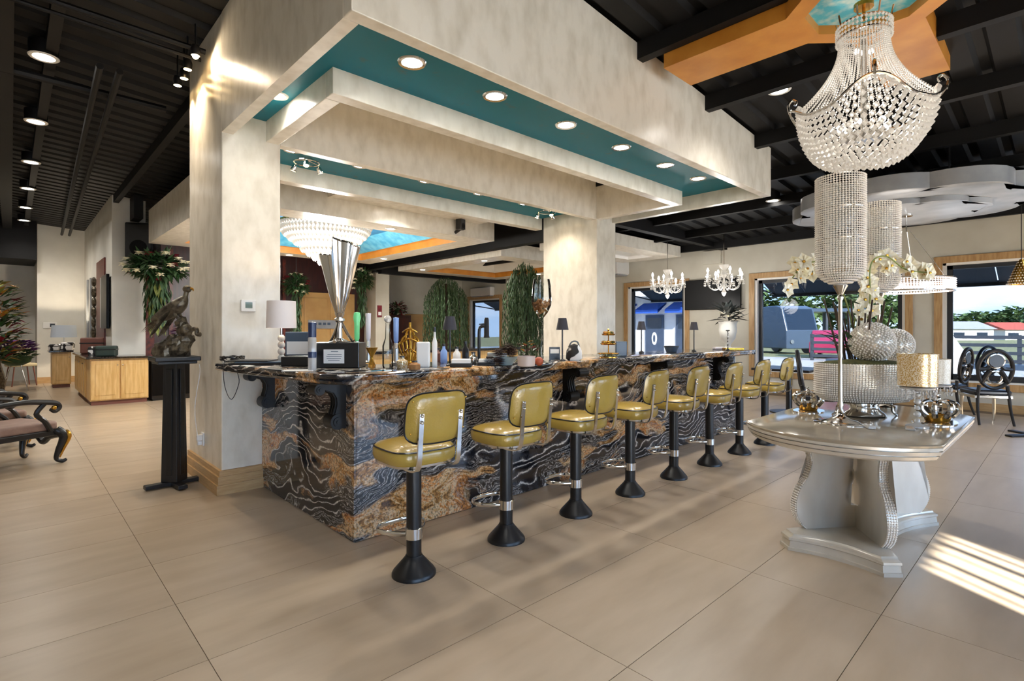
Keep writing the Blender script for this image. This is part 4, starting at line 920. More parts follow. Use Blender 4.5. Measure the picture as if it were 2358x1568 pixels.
# ---- trophy
p = on_bar(782, 3.80)
tr = thing('trophy', p, FACE, 'tall fluted silver trophy cup on a black plinth', 'trophy')
MB().box(-0.165, 0.165, -0.09, 0.09, 0.012, 0.19).build('plinth', blackp, tr, smooth=False, bevel=0.006)
MB().box(-0.178, 0.178, -0.1, 0.1, 0.0, 0.012).build('plinth_foot', silver, tr, smooth=False, bevel=0.003)
pq = MB().box(-0.082, 0.062, -0.0935, -0.09, 0.045, 0.142).build('plaque', paper, tr, smooth=False)
for z, w0, w1 in ((0.128, -0.03, 0.02), (0.108, -0.055, 0.045), (0.094, -0.062, 0.045), (0.08, -0.06, 0.04), (0.066, -0.05, 0.03)): MB().box(w0, w1, -0.0945, -0.0935, z - 0.002, z + 0.002).build('engraved_line', busm, pq, smooth=False)
for k in range(3):
    a = 2 * PI * k / 3 + 0.5; MB().tube(bez([(0.01 * math.cos(a), 0.01 * math.sin(a), 0.34), (0.05 * math.cos(a), 0.05 * math.sin(a), 0.26), (0.085 * math.cos(a), 0.085 * math.sin(a), 0.205), (0.1 * math.cos(a), 0.1 * math.sin(a), 0.196)], 5), 0.011, 8).build('strut', silver, tr)
MB().lathe([(0.075, 0.19), (0.078, 0.197), (0.06, 0.2), (0.02, 0.22), (0.018, 0.33), (0.035, 0.345), (0.035, 0.36), (0.022, 0.365), (0.03, 0.385), (0.034, 0.4), (0.02, 0.41)], 24).build('stem', silver, tr)
n = 96; rows = 30; vs = []; fs = []
def fold(a): return abs((((a + PI / 2) / (2 * PI) * 8) % 1) - 0.5) * 2
for j in range(rows + 1):
    for i in range(n):
        a = 2 * PI * i / n; w_ = ((a + PI / 2) % (2 * PI)) / (2 * PI); top_ = 0.925 - 0.125 * w_ ** 0.7; s_ = j / rows
        z = 0.37 + (top_ - 0.37) * s_; r = (0.022 + 0.125 * s_ ** 0.85) * (0.86 + 0.17 * fold(a) * min(1, s_ * 3 + 0.2)); vs.append((r * math.cos(a), r * math.sin(a), z))
for j in range(rows):
    for i in range(n): k = (i + 1) % n; fs.append((j * n + i, j * n + k, (j + 1) * n + k, (j + 1) * n + i))
cup = MB().add(vs, fs).build('cup', silver, tr, ang=25); sm = cup.modifiers.new('wall', 'SOLIDIFY'); sm.thickness = 0.004
# ---- white shaded lamp
def table_lamp(loc, lb, h, r0, r1, hs, ms, mb, ball_=False, e_=6, grp=None, color=(1, 0.82, 0.6)):
    t = thing('table_lamp', loc, 0, lb, 'lamp', grp)
    MB().lathe([(r1 * 0.55, 0.0), (r1 * 0.56, 0.008), (r1 * 0.3, 0.016), (0.008, 0.02)], 24).build('base', mb, t)
    if ball_:
        for k in range(4): MB().ball((0, 0, 0.045 + 0.055 * k), 0.03, 14, 9).build('glass_ball', crystal, t)
    MB().lathe([(0.007, 0.016), (0.007, h - hs * 0.4)], 10).build('stem', mb, t)
    MB().lathe([(r1, h - hs), (r0, h), (r0 - 0.003, h), (r1 - 0.003, h - hs)], 36, cap=False).build('lamp_shade', ms, t)
    MB().tube([(-r0, 0, h - 0.01), (r0, 0, h - 0.01)], 0.002, 5).build('spider', mb, t)
    MB().ball((0, 0, h - hs * 0.45), 0.02, 10, 8).build('bulb', lampw, t)
    lamp('lamp_bulb', 'POINT', (0, 0, h - hs * 0.4), e_, color, t, 0.03)
    return t
table_lamp(on_bar(648, 4.42), 'white drum shade lamp with glass ball stem beside the column', 0.52, 0.112, 0.118, 0.225, shadew, chrome, True, 4)
for (u, d, lb) in ((1036, 4.12, 'slate shade lamp in front of the first weeping plant'), (1295, 4.72, 'dark shade lamp in front of the far column'), (1477, 6.55, 'black shade lamp in front of the blue awning window'), (1598, 7.0, 'dark shade lamp under the wall television')):
    table_lamp(on_bar(u, d), lb, 0.385, 0.036, 0.056, 0.105, shadeb, blackm, False, 1.6, 'small dark table lamps on the bar')
# ---- point of sale tablet
t = thing('sales_terminal', on_bar(688, 4.12), FACE, 'grey sales terminal with a pale screen beside the trophy', 'terminal')
MB().box(-0.1, 0.1, -0.02, 0.02, 0.08, 0.265).build('housing', busm, t, smooth=False, bevel=0.008); MB().box(-0.085, 0.085, -0.022, -0.02, 0.09, 0.19).build('screen', paper, t, smooth=False)
MB().box(-0.11, 0.11, -0.07, 0.08, 0.0, 0.075).build('drawer', blackp, t, smooth=False, bevel=0.006)
t = thing('spray_bottle', on_bar(719, 3.62), 0, 'clear cylindrical bottle with navy cap beside the black plinth', 'bottle')
MB().lathe([(0.026, 0.0), (0.028, 0.005), (0.028, 0.22), (0.024, 0.23)], 20).build('body', crystal, t); MB().lathe([(0.027, 0.23), (0.027, 0.33), (0.0, 0.335)], 20).build('cap', bluec, t); MB().lathe([(0.0285, 0.09), (0.0285, 0.13)], 20, cap=False).build('band', bluec, t)
t = thing('document_tray', on_bar(600, 4.35), FACE + 0.1, 'stack of dark folders lying on the bar end', 'folders')
MB().box(-0.2, 0.2, -0.13, 0.13, 0.0, 0.014).build('folder', blackp, t, smooth=False); MB().rbox((0.02, 0, 0.02), (0.36, 0.24, 0.01), 0.08).build('folder', busm, t, smooth=False); MB().rbox((-0.05, 0, 0.03), (0.32, 0.22, 0.008), -0.1).build('folder', blackp, t, smooth=False)
tag(MB().rbox((*on_bar(560, 4.1)[:2], TOPZ + 0.002), (0.16, 0.08, 0.003), FACE + 0.2).build('paper_sheet', paper, smooth=False), 'white paper strip at the edge of the bar end', 'paper')
tag(MB().rbox((*on_bar(690, 3.62)[:2], TOPZ + 0.003), (0.2, 0.12, 0.004), FACE + 0.1).build('paper_sheet', paper, smooth=False), 'white paper sheet in front of the sales terminal', 'paper')
cb = MB(); r_ = random.Random(5); c0 = on_bar(535, 4.5)
for k in range(3):
    P = [(c0[0] + 0.10 * math.cos(i * 0.7 + k) * (0.7 + 0.3 * r_.random()), c0[1] + 0.10 * math.sin(i * 0.7 + k), TOPZ + 0.006 + 0.05 * abs(math.sin(i * 0.9 + k))) for i in range(14)]; cb.tube(bez(P, 4), 0.004, 5)
cb.tube(bez([(c0[0] - 0.02, c0[1] - 0.05, TOPZ + 0.006), (1.22, 4.6, TOPZ + 0.008), (1.235, 4.62, 0.95), (1.25, 4.5, 0.86), (1.26, 4.35, 1.0), (1.24, 4.3, TOPZ + 0.006), (1.4, 4.3, TOPZ + 0.006)], 6), 0.003, 5)
tag(cb.build('cable_tangle', blackp), 'tangle of black cables lying on the bar end', 'cables')
# ---- beer taps and glowing towers
def tower(u, d, h, m, lb, bulge=True):
    t = thing('beer_tap', on_bar(u, d), 0, lb, 'tap', 'beer taps behind the bar front')
    MB().lathe([(0.04, 0), (0.042, 0.01), (0.022, 0.02), (0.018, h * 0.45)], 18).build('column', steel, t)
    MB().tube([(0, 0, h * 0.42), (-0.03, -0.05, h * 0.42), (-0.035, -0.06, h * 0.34)], 0.01, 8).build('spout', steel, t)
    MB().lathe([(0.012, h * 0.45), (0.02, h * 0.5), (0.022, h * 0.8), (0.03 if bulge else 0.022, h * 0.9), (0.024, h), (0.0, h + 0.004)], 18).build('handle', m, t)
tower(822, 4.3, 0.42, greeng, 'beer tap with glowing green handle'); tower(848, 4.5, 0.42, pink, 'beer tap with slim white handle', False); tower(912, 4.4, 0.38, blueg, 'beer tap with pale blue acrylic handle', False)
t = thing('glass_carafe', on_bar(893, 3.95), 0, 'tall clear glass carafe with a round stopper', 'carafe')
MB().lathe([(0.035, 0), (0.04, 0.01), (0.04, 0.16), (0.02, 0.22), (0.016, 0.32), (0.02, 0.335)], 20, cap=False).build('body', clear, t); MB().ball((0, 0, 0.36), 0.028, 12, 9).build('stopper', crystal, t)
t = thing('paper_cup', on_bar(856, 4.2), 0, 'gold paper cone cup near the beer taps', 'cup')
MB().lathe([(0.03, 0), (0.012, 0.05), (0.012, 0.07), (0.05, 0.14), (0.047, 0.14)], 20).build('cone', goldm, t)
# ---- gold openwork sculpture
t = thing('gold_sculpture', on_bar(944, 4.2), FACE, 'openwork gold leaf shaped sculpture on the bar', 'sculpture')
for k in range(7):
    a = -0.9 + 0.3 * k; h_ = 0.34 - 0.045 * abs(k - 3); P = bez([(0.01 * (k - 3), 0, 0.02), (0.09 * math.sin(a), 0.01, h_ * 0.45), (0.10 * math.sin(a) * 1.1, 0, h_ * 0.8), (0.03 * math.sin(a), 0, h_)], 5)
    MB().tube(P, 0.009, 6, flat=0.5).build('rib', goldm, t)
for z, w_ in ((0.1, 0.05), (0.18, 0.075), (0.26, 0.06)): MB().tube(bez([(-w_, 0, z), (0, -0.015, z + 0.03), (w_, 0, z)], 5), 0.006, 6).build('rung', goldm, t)
MB().lathe([(0.07, 0), (0.07, 0.01), (0.03, 0.02), (0.02, 0.03)], 20).build('base', goldm, t)
tag(MB().box(-0.048, 0.048, -0.03, 0.03, 0, 0.19).build('white_box', white, smooth=False, bevel=0.01), 'upright white plastic canister on the bar', 'canister').location = on_bar(975, 3.95)
bpy.data.objects['white_box'].rotation_euler.z = FACE
# pump bottles, condiments and small bar things
def bottle(u, d, h, r, m, lb, mc=None, nm='bottle'):
    t = thing(nm, on_bar(u, d), 0, lb, 'bottle', 'bottles and jars on the bar')
    MB().lathe([(r * 0.9, 0), (r, 0.006), (r, h * 0.6), (r * 0.45, h * 0.75), (r * 0.4, h * 0.9)], 16).build('body', m, t); MB().lathe([(r * 0.5, h * 0.88), (r * 0.5, h), (0, h + 0.002)], 12).build('cap', mc or blackp, t)
bottle(1001, 4.0, 0.30, 0.02, white, 'slim white bottle beside the white canister'); bottle(1022, 4.5, 0.16, 0.03, blueg, 'small blue jar behind the slate lamp'); bottle(1052, 4.4, 0.14, 0.032, white, 'squat white jar behind the slate lamp')
bottle(1072, 4.6, 0.18, 0.03, blackp, 'black bottle behind the slate lamp'); bottle(1008, 4.7, 0.12, 0.03, saddle, 'small brown jar near the white canister'); bottle(1090, 4.3, 0.1, 0.035, chrome, 'steel shaker near the black tap')
bottle(926, 3.85, 0.09, 0.04, mosaicg, 'gold flecked jar in front of the gold sculpture'); bottle(955, 3.75, 0.06, 0.04, cork, 'low amber pot in front of the white canister')
for (u, d, w_, h_, m, lb) in ((1062, 4.0, 0.16, 0.06, white, 'white napkin caddy in front of the black tap'), (1120, 4.2, 0.14, 0.05, white, 'white napkin caddy beside the pine cone bowl'), (1145, 4.9, 0.2, 0.07, steel, 'steel tray behind the pine cone bowl')):
    t = thing('napkin_caddy', on_bar(u, d), FACE, lb, 'caddy', 'caddies on the bar')
    MB().box(-w_ / 2, w_ / 2, -0.05, 0.05, 0, h_ * 0.5).build('tray', blackp, t, smooth=False, bevel=0.003); MB().box(-w_ / 2 + 0.01, w_ / 2 - 0.01, -0.04, 0.04, h_ * 0.4, h_).build('napkins', m, t, smooth=False, bevel=0.004)
# ---- black tap
t = thing('black_tap', on_bar(1103, 4.35), FACE, 'tall black bar tap seen against the far bright window', 'tap')
MB().tube(bez([(0, 0, 0), (0, 0, 0.2), (0.005, 0, 0.29), (0.03, 0, 0.31), (0.06, 0, 0.305)], 6), 0.013, 8).build('neck', blackm, t); MB().lathe([(0.035, 0), (0.035, 0.012), (0.02, 0.03)], 18).build('base', blackm, t)
MB().lathe([(0.028, 0.215), (0.022, 0.23), (0.02, 0.36), (0.014, 0.38)], 14, c=(0.062, 0, 0.0)).build('lever', blackm, t)
MB().tube([(0.0, 0, 0.325), (0.05, 0, 0.33)], 0.005, 6).build('arm', blackm, t)
# ---- giant wine glass of corks
t = thing('giant_wine_glass', on_bar(1247, 4.55), 0, 'oversized wine glass half full of corks', 'glass')
MB().lathe([(0.1, 0.0), (0.1, 0.004), (0.03, 0.012), (0.009, 0.03), (0.008, 0.36), (0.02, 0.385), (0.055, 0.43), (0.083, 0.49), (0.088, 0.54), (0.08, 0.66), (0.068, 0.72)], 36, cap=False).build('glass', clear, t)
r_ = random.Random(9)
for k in range(46):
    z = 0.43 + 0.11 * r_.random(); rr = (0.03 + 0.04 * min(1, (z - 0.42) / 0.07)) * math.sqrt(r_.random()); a = r_.random() * 6.28; c = Vector((rr * math.cos(a), rr * math.sin(a), z)); d = Vector((r_.uniform(-1, 1), r_.uniform(-1, 1), r_.uniform(-1, 1))).normalized() * 0.016
    MB().tube([c - d, c + d], 0.010, 7).build('cork', cork, t)
# ---- bowl of pine cones and flowers
def cone_(c, r, h): 
    b = MB()
    for j in range(7):
        z = h * j / 6; rr = r * math.sin(PI * (0.18 + 0.75 * j / 6)); nn = 8
        for i in range(nn):
            a = 2 * PI * i / nn + j * 0.4; b.leafq((c[0] + rr * 0.3 * math.cos(a), c[1] + rr * 0.3 * math.sin(a), c[2] + z), (math.cos(a), math.sin(a), 0.35), rr, rr * 0.7)
    return b
t = thing('pine_cone_bowl', on_bar(1165, 4.25), 0, 'pale blue bowl heaped with brown pine cones', 'bowl')
MB().lathe([(0.05, 0), (0.055, 0.006), (0.1, 0.06), (0.105, 0.065), (0.095, 0.06), (0.05, 0.012)], 28).build('bowl', mat('pale_blue_glaze', (176, 200, 208), None, rough=0.2), t)
for (x, y, z, r) in ((0.02, 0, 0.1, 0.055), (-0.06, 0.02, 0.06, 0.05), (0.07, 0.01, 0.06, 0.05), (0, -0.06, 0.06, 0.05), (0.02, 0.06, 0.06, 0.05), (-0.12, -0.04, 0.0, 0.05), (-0.15, 0.03, 0.0, 0.045)): cone_((x, y, z), r, 0.075).build('pine_cone', pine, t, smooth=False)
t = thing('flower_pot', on_bar(1212, 4.05), 0, 'blush pot with dried red flowers beneath the giant wine glass', 'flower pot')
MB().lathe([(0.05, 0), (0.065, 0.004), (0.07, 0.08), (0.066, 0.08), (0.058, 0.01)], 24).build('pot', mat('blush_ceramic', (206, 188, 178), None, rough=0.4), t)
for k in range(26):
    a = rs.random() * 6.28; b = rs.random(); c = (0.08 * b * math.cos(a), 0.08 * b * math.sin(a), 0.09 + 0.10 * rs.random())
    MB().leafq(c, (math.cos(a), math.sin(a), rs.uniform(0, 1.2)), 0.05, 0.03).build('dried_leaf', (petalr, leafd, petalo, white, pine)[k % 5], t, smooth=False)
tag(MB().ball((0, 0, 0.035), 0.035, 14, 10).build('terracotta_ball', mat('terracotta', (178, 84, 52), None, rough=0.5)), 'terracotta ball ornament beside the blush pot', 'ornament').location = on_bar(1241, 4.12)
# ---- cow hide bag and bits under the lamp
t = thing('cow_hide_bag', on_bar(1322, 4.8), FACE, 'small black and white cow hide bag beside the dark lamp', 'bag')
MB().lathe([(0.05, 0), (0.075, 0.02), (0.07, 0.09), (0.045, 0.14), (0.0, 0.155)], 22, sy=0.55).build('body', cow, t); MB().tube(bez([(-0.05, 0, 0.12), (-0.02, 0, 0.17), (0.03, 0, 0.17), (0.05, 0, 0.11)], 5), 0.007, 6).build('handle', blackp, t)
t = thing('card_stand', on_bar(1277, 4.95), FACE, 'small black card stand beneath the dark lamp', 'card stand')
MB().box(-0.05, 0.05, -0.01, 0.01, 0.0, 0.12).build('card', blackp, t, smooth=False); MB().box(-0.04, 0.04, -0.012, -0.01, 0.06, 0.1).build('print', paper, t, smooth=False); MB().box(-0.05, 0.05, -0.03, 0.03, 0, 0.01).build('foot', blackp, t, smooth=False)
# ---- tiered gold stand
t = thing('tiered_stand', on_bar(1401, 5.35), 0, 'three tier gold rimmed stand in front of the far column', 'stand')
MB().lathe([(0.006, 0), (0.006, 0.27), (0.014, 0.28), (0.0, 0.3)], 10).build('rod', goldm, t)
for z, r in ((0.03, 0.11), (0.13, 0.085), (0.225, 0.07)): MB().lathe([(0.0, z), (r * 0.85, z), (r, z + 0.014), (r * 0.97, z + 0.016), (r * 0.83, z + 0.005), (0, z + 0.005)], 30).build('dish', goldm, t)
r_ = random.Random(2)
for z, r in ((0.14, 0.055), (0.235, 0.04)):
    for k in range(8): a = 2 * PI * k / 8; MB().ball((r * math.cos(a), r * math.sin(a), z + 0.016), 0.016, 8, 6).build('sweet', (petalo, goldm, moss, cork)[k % 4], t)
MB().lathe([(0.09, 0), (0.09, 0.01), (0.02, 0.03)], 24).build('foot', goldm, t)
b = MB(); c0 = on_bar(1400, 5.1)
for k in range(120): a = r_.random() * 6.28; q_ = r_.random(); b.leafq((0.14 * q_ * math.cos(a), 0.07 * q_ * math.sin(a), 0.012 + 0.03 * r_.random()), (math.cos(a), math.sin(a), 0.5), 0.03, 0.012)
o = b.build('sprig_garland', mat('sage', (128, 140, 120), (88, 98, 84), 12, 0.7), smooth=False); tag(o, 'grey green sprig garland around the tiered stand', 'garland'); o.location = c0; o.rotation_euler.z = FACE
# ---- far end of the bar
t = thing('woven_basket', on_bar(1546, 6.7), 0, 'dark woven basket on the bar before the blue awning window', 'basket')
MB().lathe([(0.06, 0), (0.065, 0.004), (0.09, 0.07), (0.085, 0.07), (0.06, 0.01)], 24, bump if False else (0, 0, 0)).build('bowl', busm, t); MB().tube([(0.09 * math.cos(2 * PI * i / 24), 0.09 * math.sin(2 * PI * i / 24), 0.07) for i in range(24)], 0.006, 6, closed=True).build('rim', blackp, t)
for (u, d, w_, lb) in ((1688, 7.45, 0.26, 'shallow gold tray at the far end of the bar'), (1660, 7.6, 0.2, 'pink trimmed flat box at the far end of the bar')):
    t = thing('flat_tray', on_bar(u, d), FACE, lb, 'tray', 'trays at the end of the bar'); z0 = 0
    MB().box(-w_ / 2, w_ / 2, -0.06, 0.06, 0, 0.03).build('tray', goldm if w_ > 0.25 else pink, t, smooth=False, bevel=0.005); MB().box(-w_ / 2 + 0.01, w_ / 2 - 0.01, -0.05, 0.05, 0.03, 0.034).build('inlay', mosaicw, t, smooth=False)
t = thing('beaded_candlestick', on_bar(1676, 7.2), 0, 'small black beaded candlestick at the far end of the bar', 'candlestick')
for k in range(5): MB().ball((0, 0, 0.05 + 0.045 * k), 0.012 + 0.004 * (k % 2), 8, 6).build('glass_bead', crystal, t)
MB().lathe([(0.03, 0), (0.03, 0.006), (0.008, 0.03), (0.005, 0.26), (0.03, 0.27), (0.02, 0.28)], 14).build('stem', blackm, t)
tag(MB().rbox((*on_bar(1430, 5.6)[:2], TOPZ + 0.08), (0.12, 0.05, 0.16), FACE).build('card_reader', busm, bevel=0.01), 'dark slate card reader beside the far column', 'device')
# =================================================================== LEFT SIDE
# ---- pedestal with eagle
pd = thing('sculpture_pedestal', (1.07, 5.555, 0), 0, 'slim black wooden pedestal beside the column', 'pedestal')
for rz in (0.0, PI / 2): 
    M_ = MB().rbox((0, 0, 0.028), (0.46, 0.075, 0.035), rz + 0.1); M_.build('foot_bar', blackw, pd, smooth=False, bevel=0.006)
MB().lathe([(0.0, 0.04), (0.105, 0.045), (0.085, 1.1), (0.0, 1.1)], 4, cap=False).build('shaft', blackw, pd, smooth=False, bevel=0.006)
for a in (PI / 4, 3 * PI / 4, 5 * PI / 4, 7 * PI / 4): MB().rbox((0.07 * math.cos(a), 0.07 * math.sin(a), 0.58), (0.012, 0.055, 0.95), a).build('shaft_panel', blackm, pd, smooth=False, bevel=0.003)
MB().box(-0.15, 0.15, -0.15, 0.15, 1.1, 1.125).build('neck_plate', blackw, pd, smooth=False, bevel=0.005); MB().box(-0.175, 0.175, -0.175, 0.175, 1.125, 1.165).build('top_plate', blackw, pd, smooth=False, bevel=0.008)
eg = thing('eagle_sculpture', (1.07, 5.555, 1.165), FACE, 'bronze sculpture of an eagle perched on rocks', 'sculpture')
r_ = random.Random(11)
rk = MB()
for (x, z, r) in ((-0.06, 0.05, 0.11), (0.05, 0.05, 0.1), (0.08, 0.14, 0.085), (0.09, 0.24, 0.07), (0.0, 0.12, 0.08), (0.06, 0.3, 0.055), (-0.13, 0.03, 0.06)):
    rk.ball((x, r_.uniform(-0.03, 0.03), z), r, 9, 6, (1, 0.8, 0.95))
rk.v = [(p[0] + r_.uniform(-.012, .012), p[1] + r_.uniform(-.012, .012), max(0.0, p[2] + r_.uniform(-.012, .012))) for p in rk.v]
rk.build('rock', bronze, eg, smooth=False)
MB().tube(bez([(-0.2, 0.0, 0.32), (-0.08, 0, 0.38), (0.03, 0, 0.45), (0.09, 0, 0.52), (0.11, 0, 0.58)], 6), [0.02 + 0.05 * math.sin(PI * min(1, i / 20)) for i in range(25)], 10).build('body', bronze, eg)
MB().ball((0.115, 0, 0.605), 0.034, 12, 9, (1.15, 0.85, 1)).build('head', bronze, eg); MB().tube(bez([(0.14, 0, 0.61), (0.165, 0, 0.605), (0.172, 0, 0.585)], 4), [0.013, 0.012, 0.011, 0.01, 0.009, 0.008, 0.006, 0.004, 0.002], 7).build('beak', goldm, eg)
for s in (-1, 1):
    b = MB()
    for k in range(9):
        x = 0.03 - 0.025 * k; b.leafq((0.06 - 0.02 * k, s * 0.05, 0.47 - 0.025 * k), (-0.8, s * 0.25, -0.55 - 0.04 * k), 0.2 - 0.008 * k, 0.045, up=(0, s, 0.3))
    b.build('wing', bronze, eg, smooth=False)
b = MB()
for k in range(7): b.leafq((-0.15, 0.02 * (k - 3) * 0.6, 0.33), (-0.9, 0.1 * (k - 3), -0.75), 0.16, 0.03)
b.build('tail', bronze, eg, smooth=False)
for s in (-1, 1): MB().tube(bez([(0.02, s * 0.03, 0.42), (0.03, s * 0.035, 0.37), (0.05, s * 0.03, 0.345)], 4), 0.014, 7).build('leg', bronze, eg)
MB().tube(bez([(0.1, 0, 0.2), (0.16, 0.0, 0.24), (0.2, 0, 0.24), (0.205, 0, 0.2), (0.235, 0, 0.195)], 5), [0.02] * 21, 8).build('branch', bronze, eg)
# ---- black and gilt armchairs
def armchair(loc, rz, lb):
    t = thing('carved_armchair', loc, rz, lb, 'armchair', 'carved black armchairs in the corridor')
    MB().rbox((0, 0, 0.4), (0.58, 0.56, 0.1)).build('seat_cushion', silk, t, bevel=0.03, seg=3)
    MB().box(-0.3, 0.3, -0.29, 0.29, 0.3, 0.36).build('seat_rail', blackw, t, smooth=False, bevel=0.01)
    MB().tube(bez([(-0.28, 0.3, 0.3), (-0.1, 0.31, 0.26), (0, 0.31, 0.2), (0.1, 0.31, 0.26), (0.28, 0.3, 0.3)], 5), 0.03, 8).build('carved_apron', blackw, t)
    for sx in (-1, 1):
        lg = MB().tube(bez([(sx * 0.28, 0.26, 0.36), (sx * 0.32, 0.31, 0.28), (sx * 0.29, 0.28, 0.14), (sx * 0.275, 0.27, 0.05), (sx * 0.3, 0.31, 0.02), (sx * 0.32, 0.34, 0.035)], 5), [0.042, 0.045, 0.047, 0.046, 0.044, 0.04, 0.038, 0.035, 0.032, 0.03, 0.028, 0.026, 0.024, 0.023, 0.022, 0.021, 0.02, 0.02, 0.02, 0.02, 0.02, 0.02, 0.018, 0.017, 0.016, 0.014], 9).build('front_leg', blackw, t)
        MB().tube(bez([(sx * 0.315, 0.335, 0.34), (sx * 0.345, 0.352, 0.27), (sx * 0.312, 0.315, 0.14), (sx * 0.296, 0.29, 0.06)], 5), [0.012, 0.02, 0.022, 0.022, 0.022, 0.02, 0.018, 0.016, 0.014, 0.013, 0.012, 0.011, 0.01, 0.009, 0.008, 0.006], 7).build('gilding', goldm, lg)
        MB().tube(bez([(sx * 0.26, -0.25, 0.36), (sx * 0.27, -0.28, 0.18), (sx * 0.28, -0.33, 0.0)], 5), 0.03, 8).build('rear_leg', blackw, t)
        ar = MB().tube(bez([(sx * 0.28, -0.24, 0.66), (sx * 0.33, -0.05, 0.68), (sx * 0.35, 0.14, 0.66), (sx * 0.36, 0.22, 0.64), (sx * 0.36, 0.245, 0.6), (sx * 0.36, 0.21, 0.565), (sx * 0.36, 0.175, 0.59)], 5), 0.026, 8).build('arm_rest', blackw, t)
        MB().ball((sx * 0.375, 0.19, 0.6), 0.024, 9, 7).build('gilt_rosette', goldm, ar)
        MB().tube(bez([(sx * 0.35, 0.12, 0.65), (sx * 0.33, 0.06, 0.55), (sx * 0.32, 0.14, 0.46), (sx * 0.3, 0.2, 0.36)], 5), 0.024, 8).build('arm_post', blackw, t)
        MB().tube(bez([(sx * 0.26, -0.26, 0.36), (sx * 0.28, -0.3, 0.7), (sx * 0.24, -0.36, 1.05), (0, -0.38, 1.15)], 6), 0.03, 8).build('back_frame', blackw, t)
    MB().rbox((0, -0.31, 0.75), (0.42, 0.07, 0.55), 0, 0.12).build('back_cushion', silk, t, bevel=0.03, seg=3)
    return t
armchair((-0.02, 7.45, 0), math.radians(-62), 'carved black armchair with gilded front leg at the photo edge')
armchair((-0.2, 8.75, 0), math.radians(-75), 'carved black armchair standing behind the gilded one')
# ---- kitchen peninsula: maple units and black stone worktop
def cabinet(loc, rz, w_, d_, lb, nd=2, h=0.86):
    t = thing('base_cabinet', loc, rz, lb, 'cabinet', 'maple base cabinets')
    MB().box(0, w_, 0.02, d_, 0.08, h).build('carcass', maple, t, smooth=False); MB().box(0.02, w_ - 0.02, 0.06, d_, 0, 0.08).build('toe_kick', saddle, t, smooth=False)
    dw = w_ / nd
    for k in range(nd):
        x = k * dw
        dn = MB().box(x + 0.012, x + dw - 0.012, 0.0, 0.02, 0.1, h - 0.03).build('door', maple, t, smooth=False, bevel=0.003)
        MB().box(x + 0.075, x + dw - 0.075, -0.008, 0.0, 0.18, h - 0.1).build('raised_panel', maple, dn, smooth=False, bevel=0.006)
        MB().ball((x + (dw - 0.04 if k % 2 == 0 else 0.04), -0.012, h - 0.12), 0.012, 8, 6).build('knob', chrome, dn)
    return t
cabinet((1.06, 12.42, 0), 0, 0.9, 0.62, 'maple cabinet facing the camera below the black worktop corner', 2)
for k in range(3): cabinet((1.04, 15.3 - 0.75 * k, 0), -PI / 2, 0.74, 0.4, ['maple cabinet at the far end of the peninsula side', 'middle maple cabinet of the peninsula side', 'maple cabinet of the peninsula side next to its corner'][k], 2)
cabinet((0.72, 16.9, 0), 0, 0.36, 0.6, 'narrow maple cabinet beneath the lit lamp', 1, 0.86)
wt = MB().prism([(1.0, 12.36), (1.99, 12.36), (1.99, 13.19), (1.46, 13.19), (1.46, 15.35), (1.0, 15.35)], 0.862, 0.9); tag(wt.build('kitchen_worktop', blackstone, smooth=False, bevel=0.005), 'black granite worktop over the maple peninsula', 'worktop')
tag(MB().box(0.66, 1.12, 16.85, 17.55, 0.862, 0.9).build('kitchen_worktop', blackstone, smooth=False, bevel=0.005), 'short black worktop carrying the lit lamp', 'worktop')
fr_ = thing('drinks_fridge', (2.02, 12.45, 0), 0, 'black glass fronted drinks fridge at the end of the cabinets', 'fridge')
MB().box(0, 0.95, 0.03, 0.65, 0.03, 0.86).build('cabinet', blackp, fr_, smooth=False, bevel=0.006)
for k in range(2): d_ = MB().box(0.01 + k * 0.47, 0.465 + k * 0.47, 0.0, 0.03, 0.1, 0.84).build('glass_door', screen, fr_, smooth=False, bevel=0.004); MB().tube([(0.43 + k * 0.1, -0.025, 0.3), (0.43 + k * 0.1, -0.025, 0.7)], 0.008, 6).build('handle', steel, d_)
MB().box(0.02, 0.93, 0.05, 0.6, 0, 0.03).build('feet', blackm, fr_, smooth=False)
# things on the worktop
table_lamp((0.97, 17.4, 0.9), 'white lamp glowing on the short black worktop', 0.62, 0.24, 0.26, 0.3, mat('pale_blue_shade', (206, 216, 228), None, rough=0.8), chrome, False, 30)
for (u, d, sx, sy, h_, m, lb, nm) in ((128, 13.6, 0.3, 0.22, 0.16, cow, 'cow hide box at the end of the short worktop', 'cow_hide_box'), (150, 13.0, 0.34, 0.26, 0.2, cow, 'cow hide cushion leaning on the short worktop', 'cow_hide_cushion'), (193, 11.2, 0.4, 0.3, 0.34, saddle, 'brown leather case on the peninsula', 'leather_case'), (192, 10.2, 0.3, 0.22, 0.17, cow, 'cow hide tissue box in front of the leather case', 'tissue_box'), (232, 9.6, 0.32, 0.25, 0.2, mat('dark_green_box', (40, 56, 50), None, rough=0.6), 'dark green crate on the worktop corner', 'crate')):
    p = at_d(u, 800, d); x_, y_ = (p.x, p.y)
    if nm in ('cow_hide_box', 'cow_hide_cushion'): sx *= 0.66; x_, y_ = (0.78 if nm == 'cow_hide_box' else 1.02), 16.99
    else: x_ = 1.28 if nm != 'crate' else 1.33; y_ = {'leather_case': 14.3, 'tissue_box': 13.5, 'crate': 12.65}[nm]
    b = MB().box(-sx / 2, sx / 2, -sy / 2, sy / 2, 0, h_)
    o = thing(nm, (x_, y_, 0.9), FACE * 0.4, lb, 'box'); b.build('body', m, o, smooth=False, bevel=0.03, seg=3); MB().box(-sx / 2 - 0.005, sx / 2 + 0.005, -sy / 2 - 0.005, sy / 2 + 0.005, h_ * 0.62, h_ * 0.7).build('band', blackp, o, smooth=False, bevel=0.002)
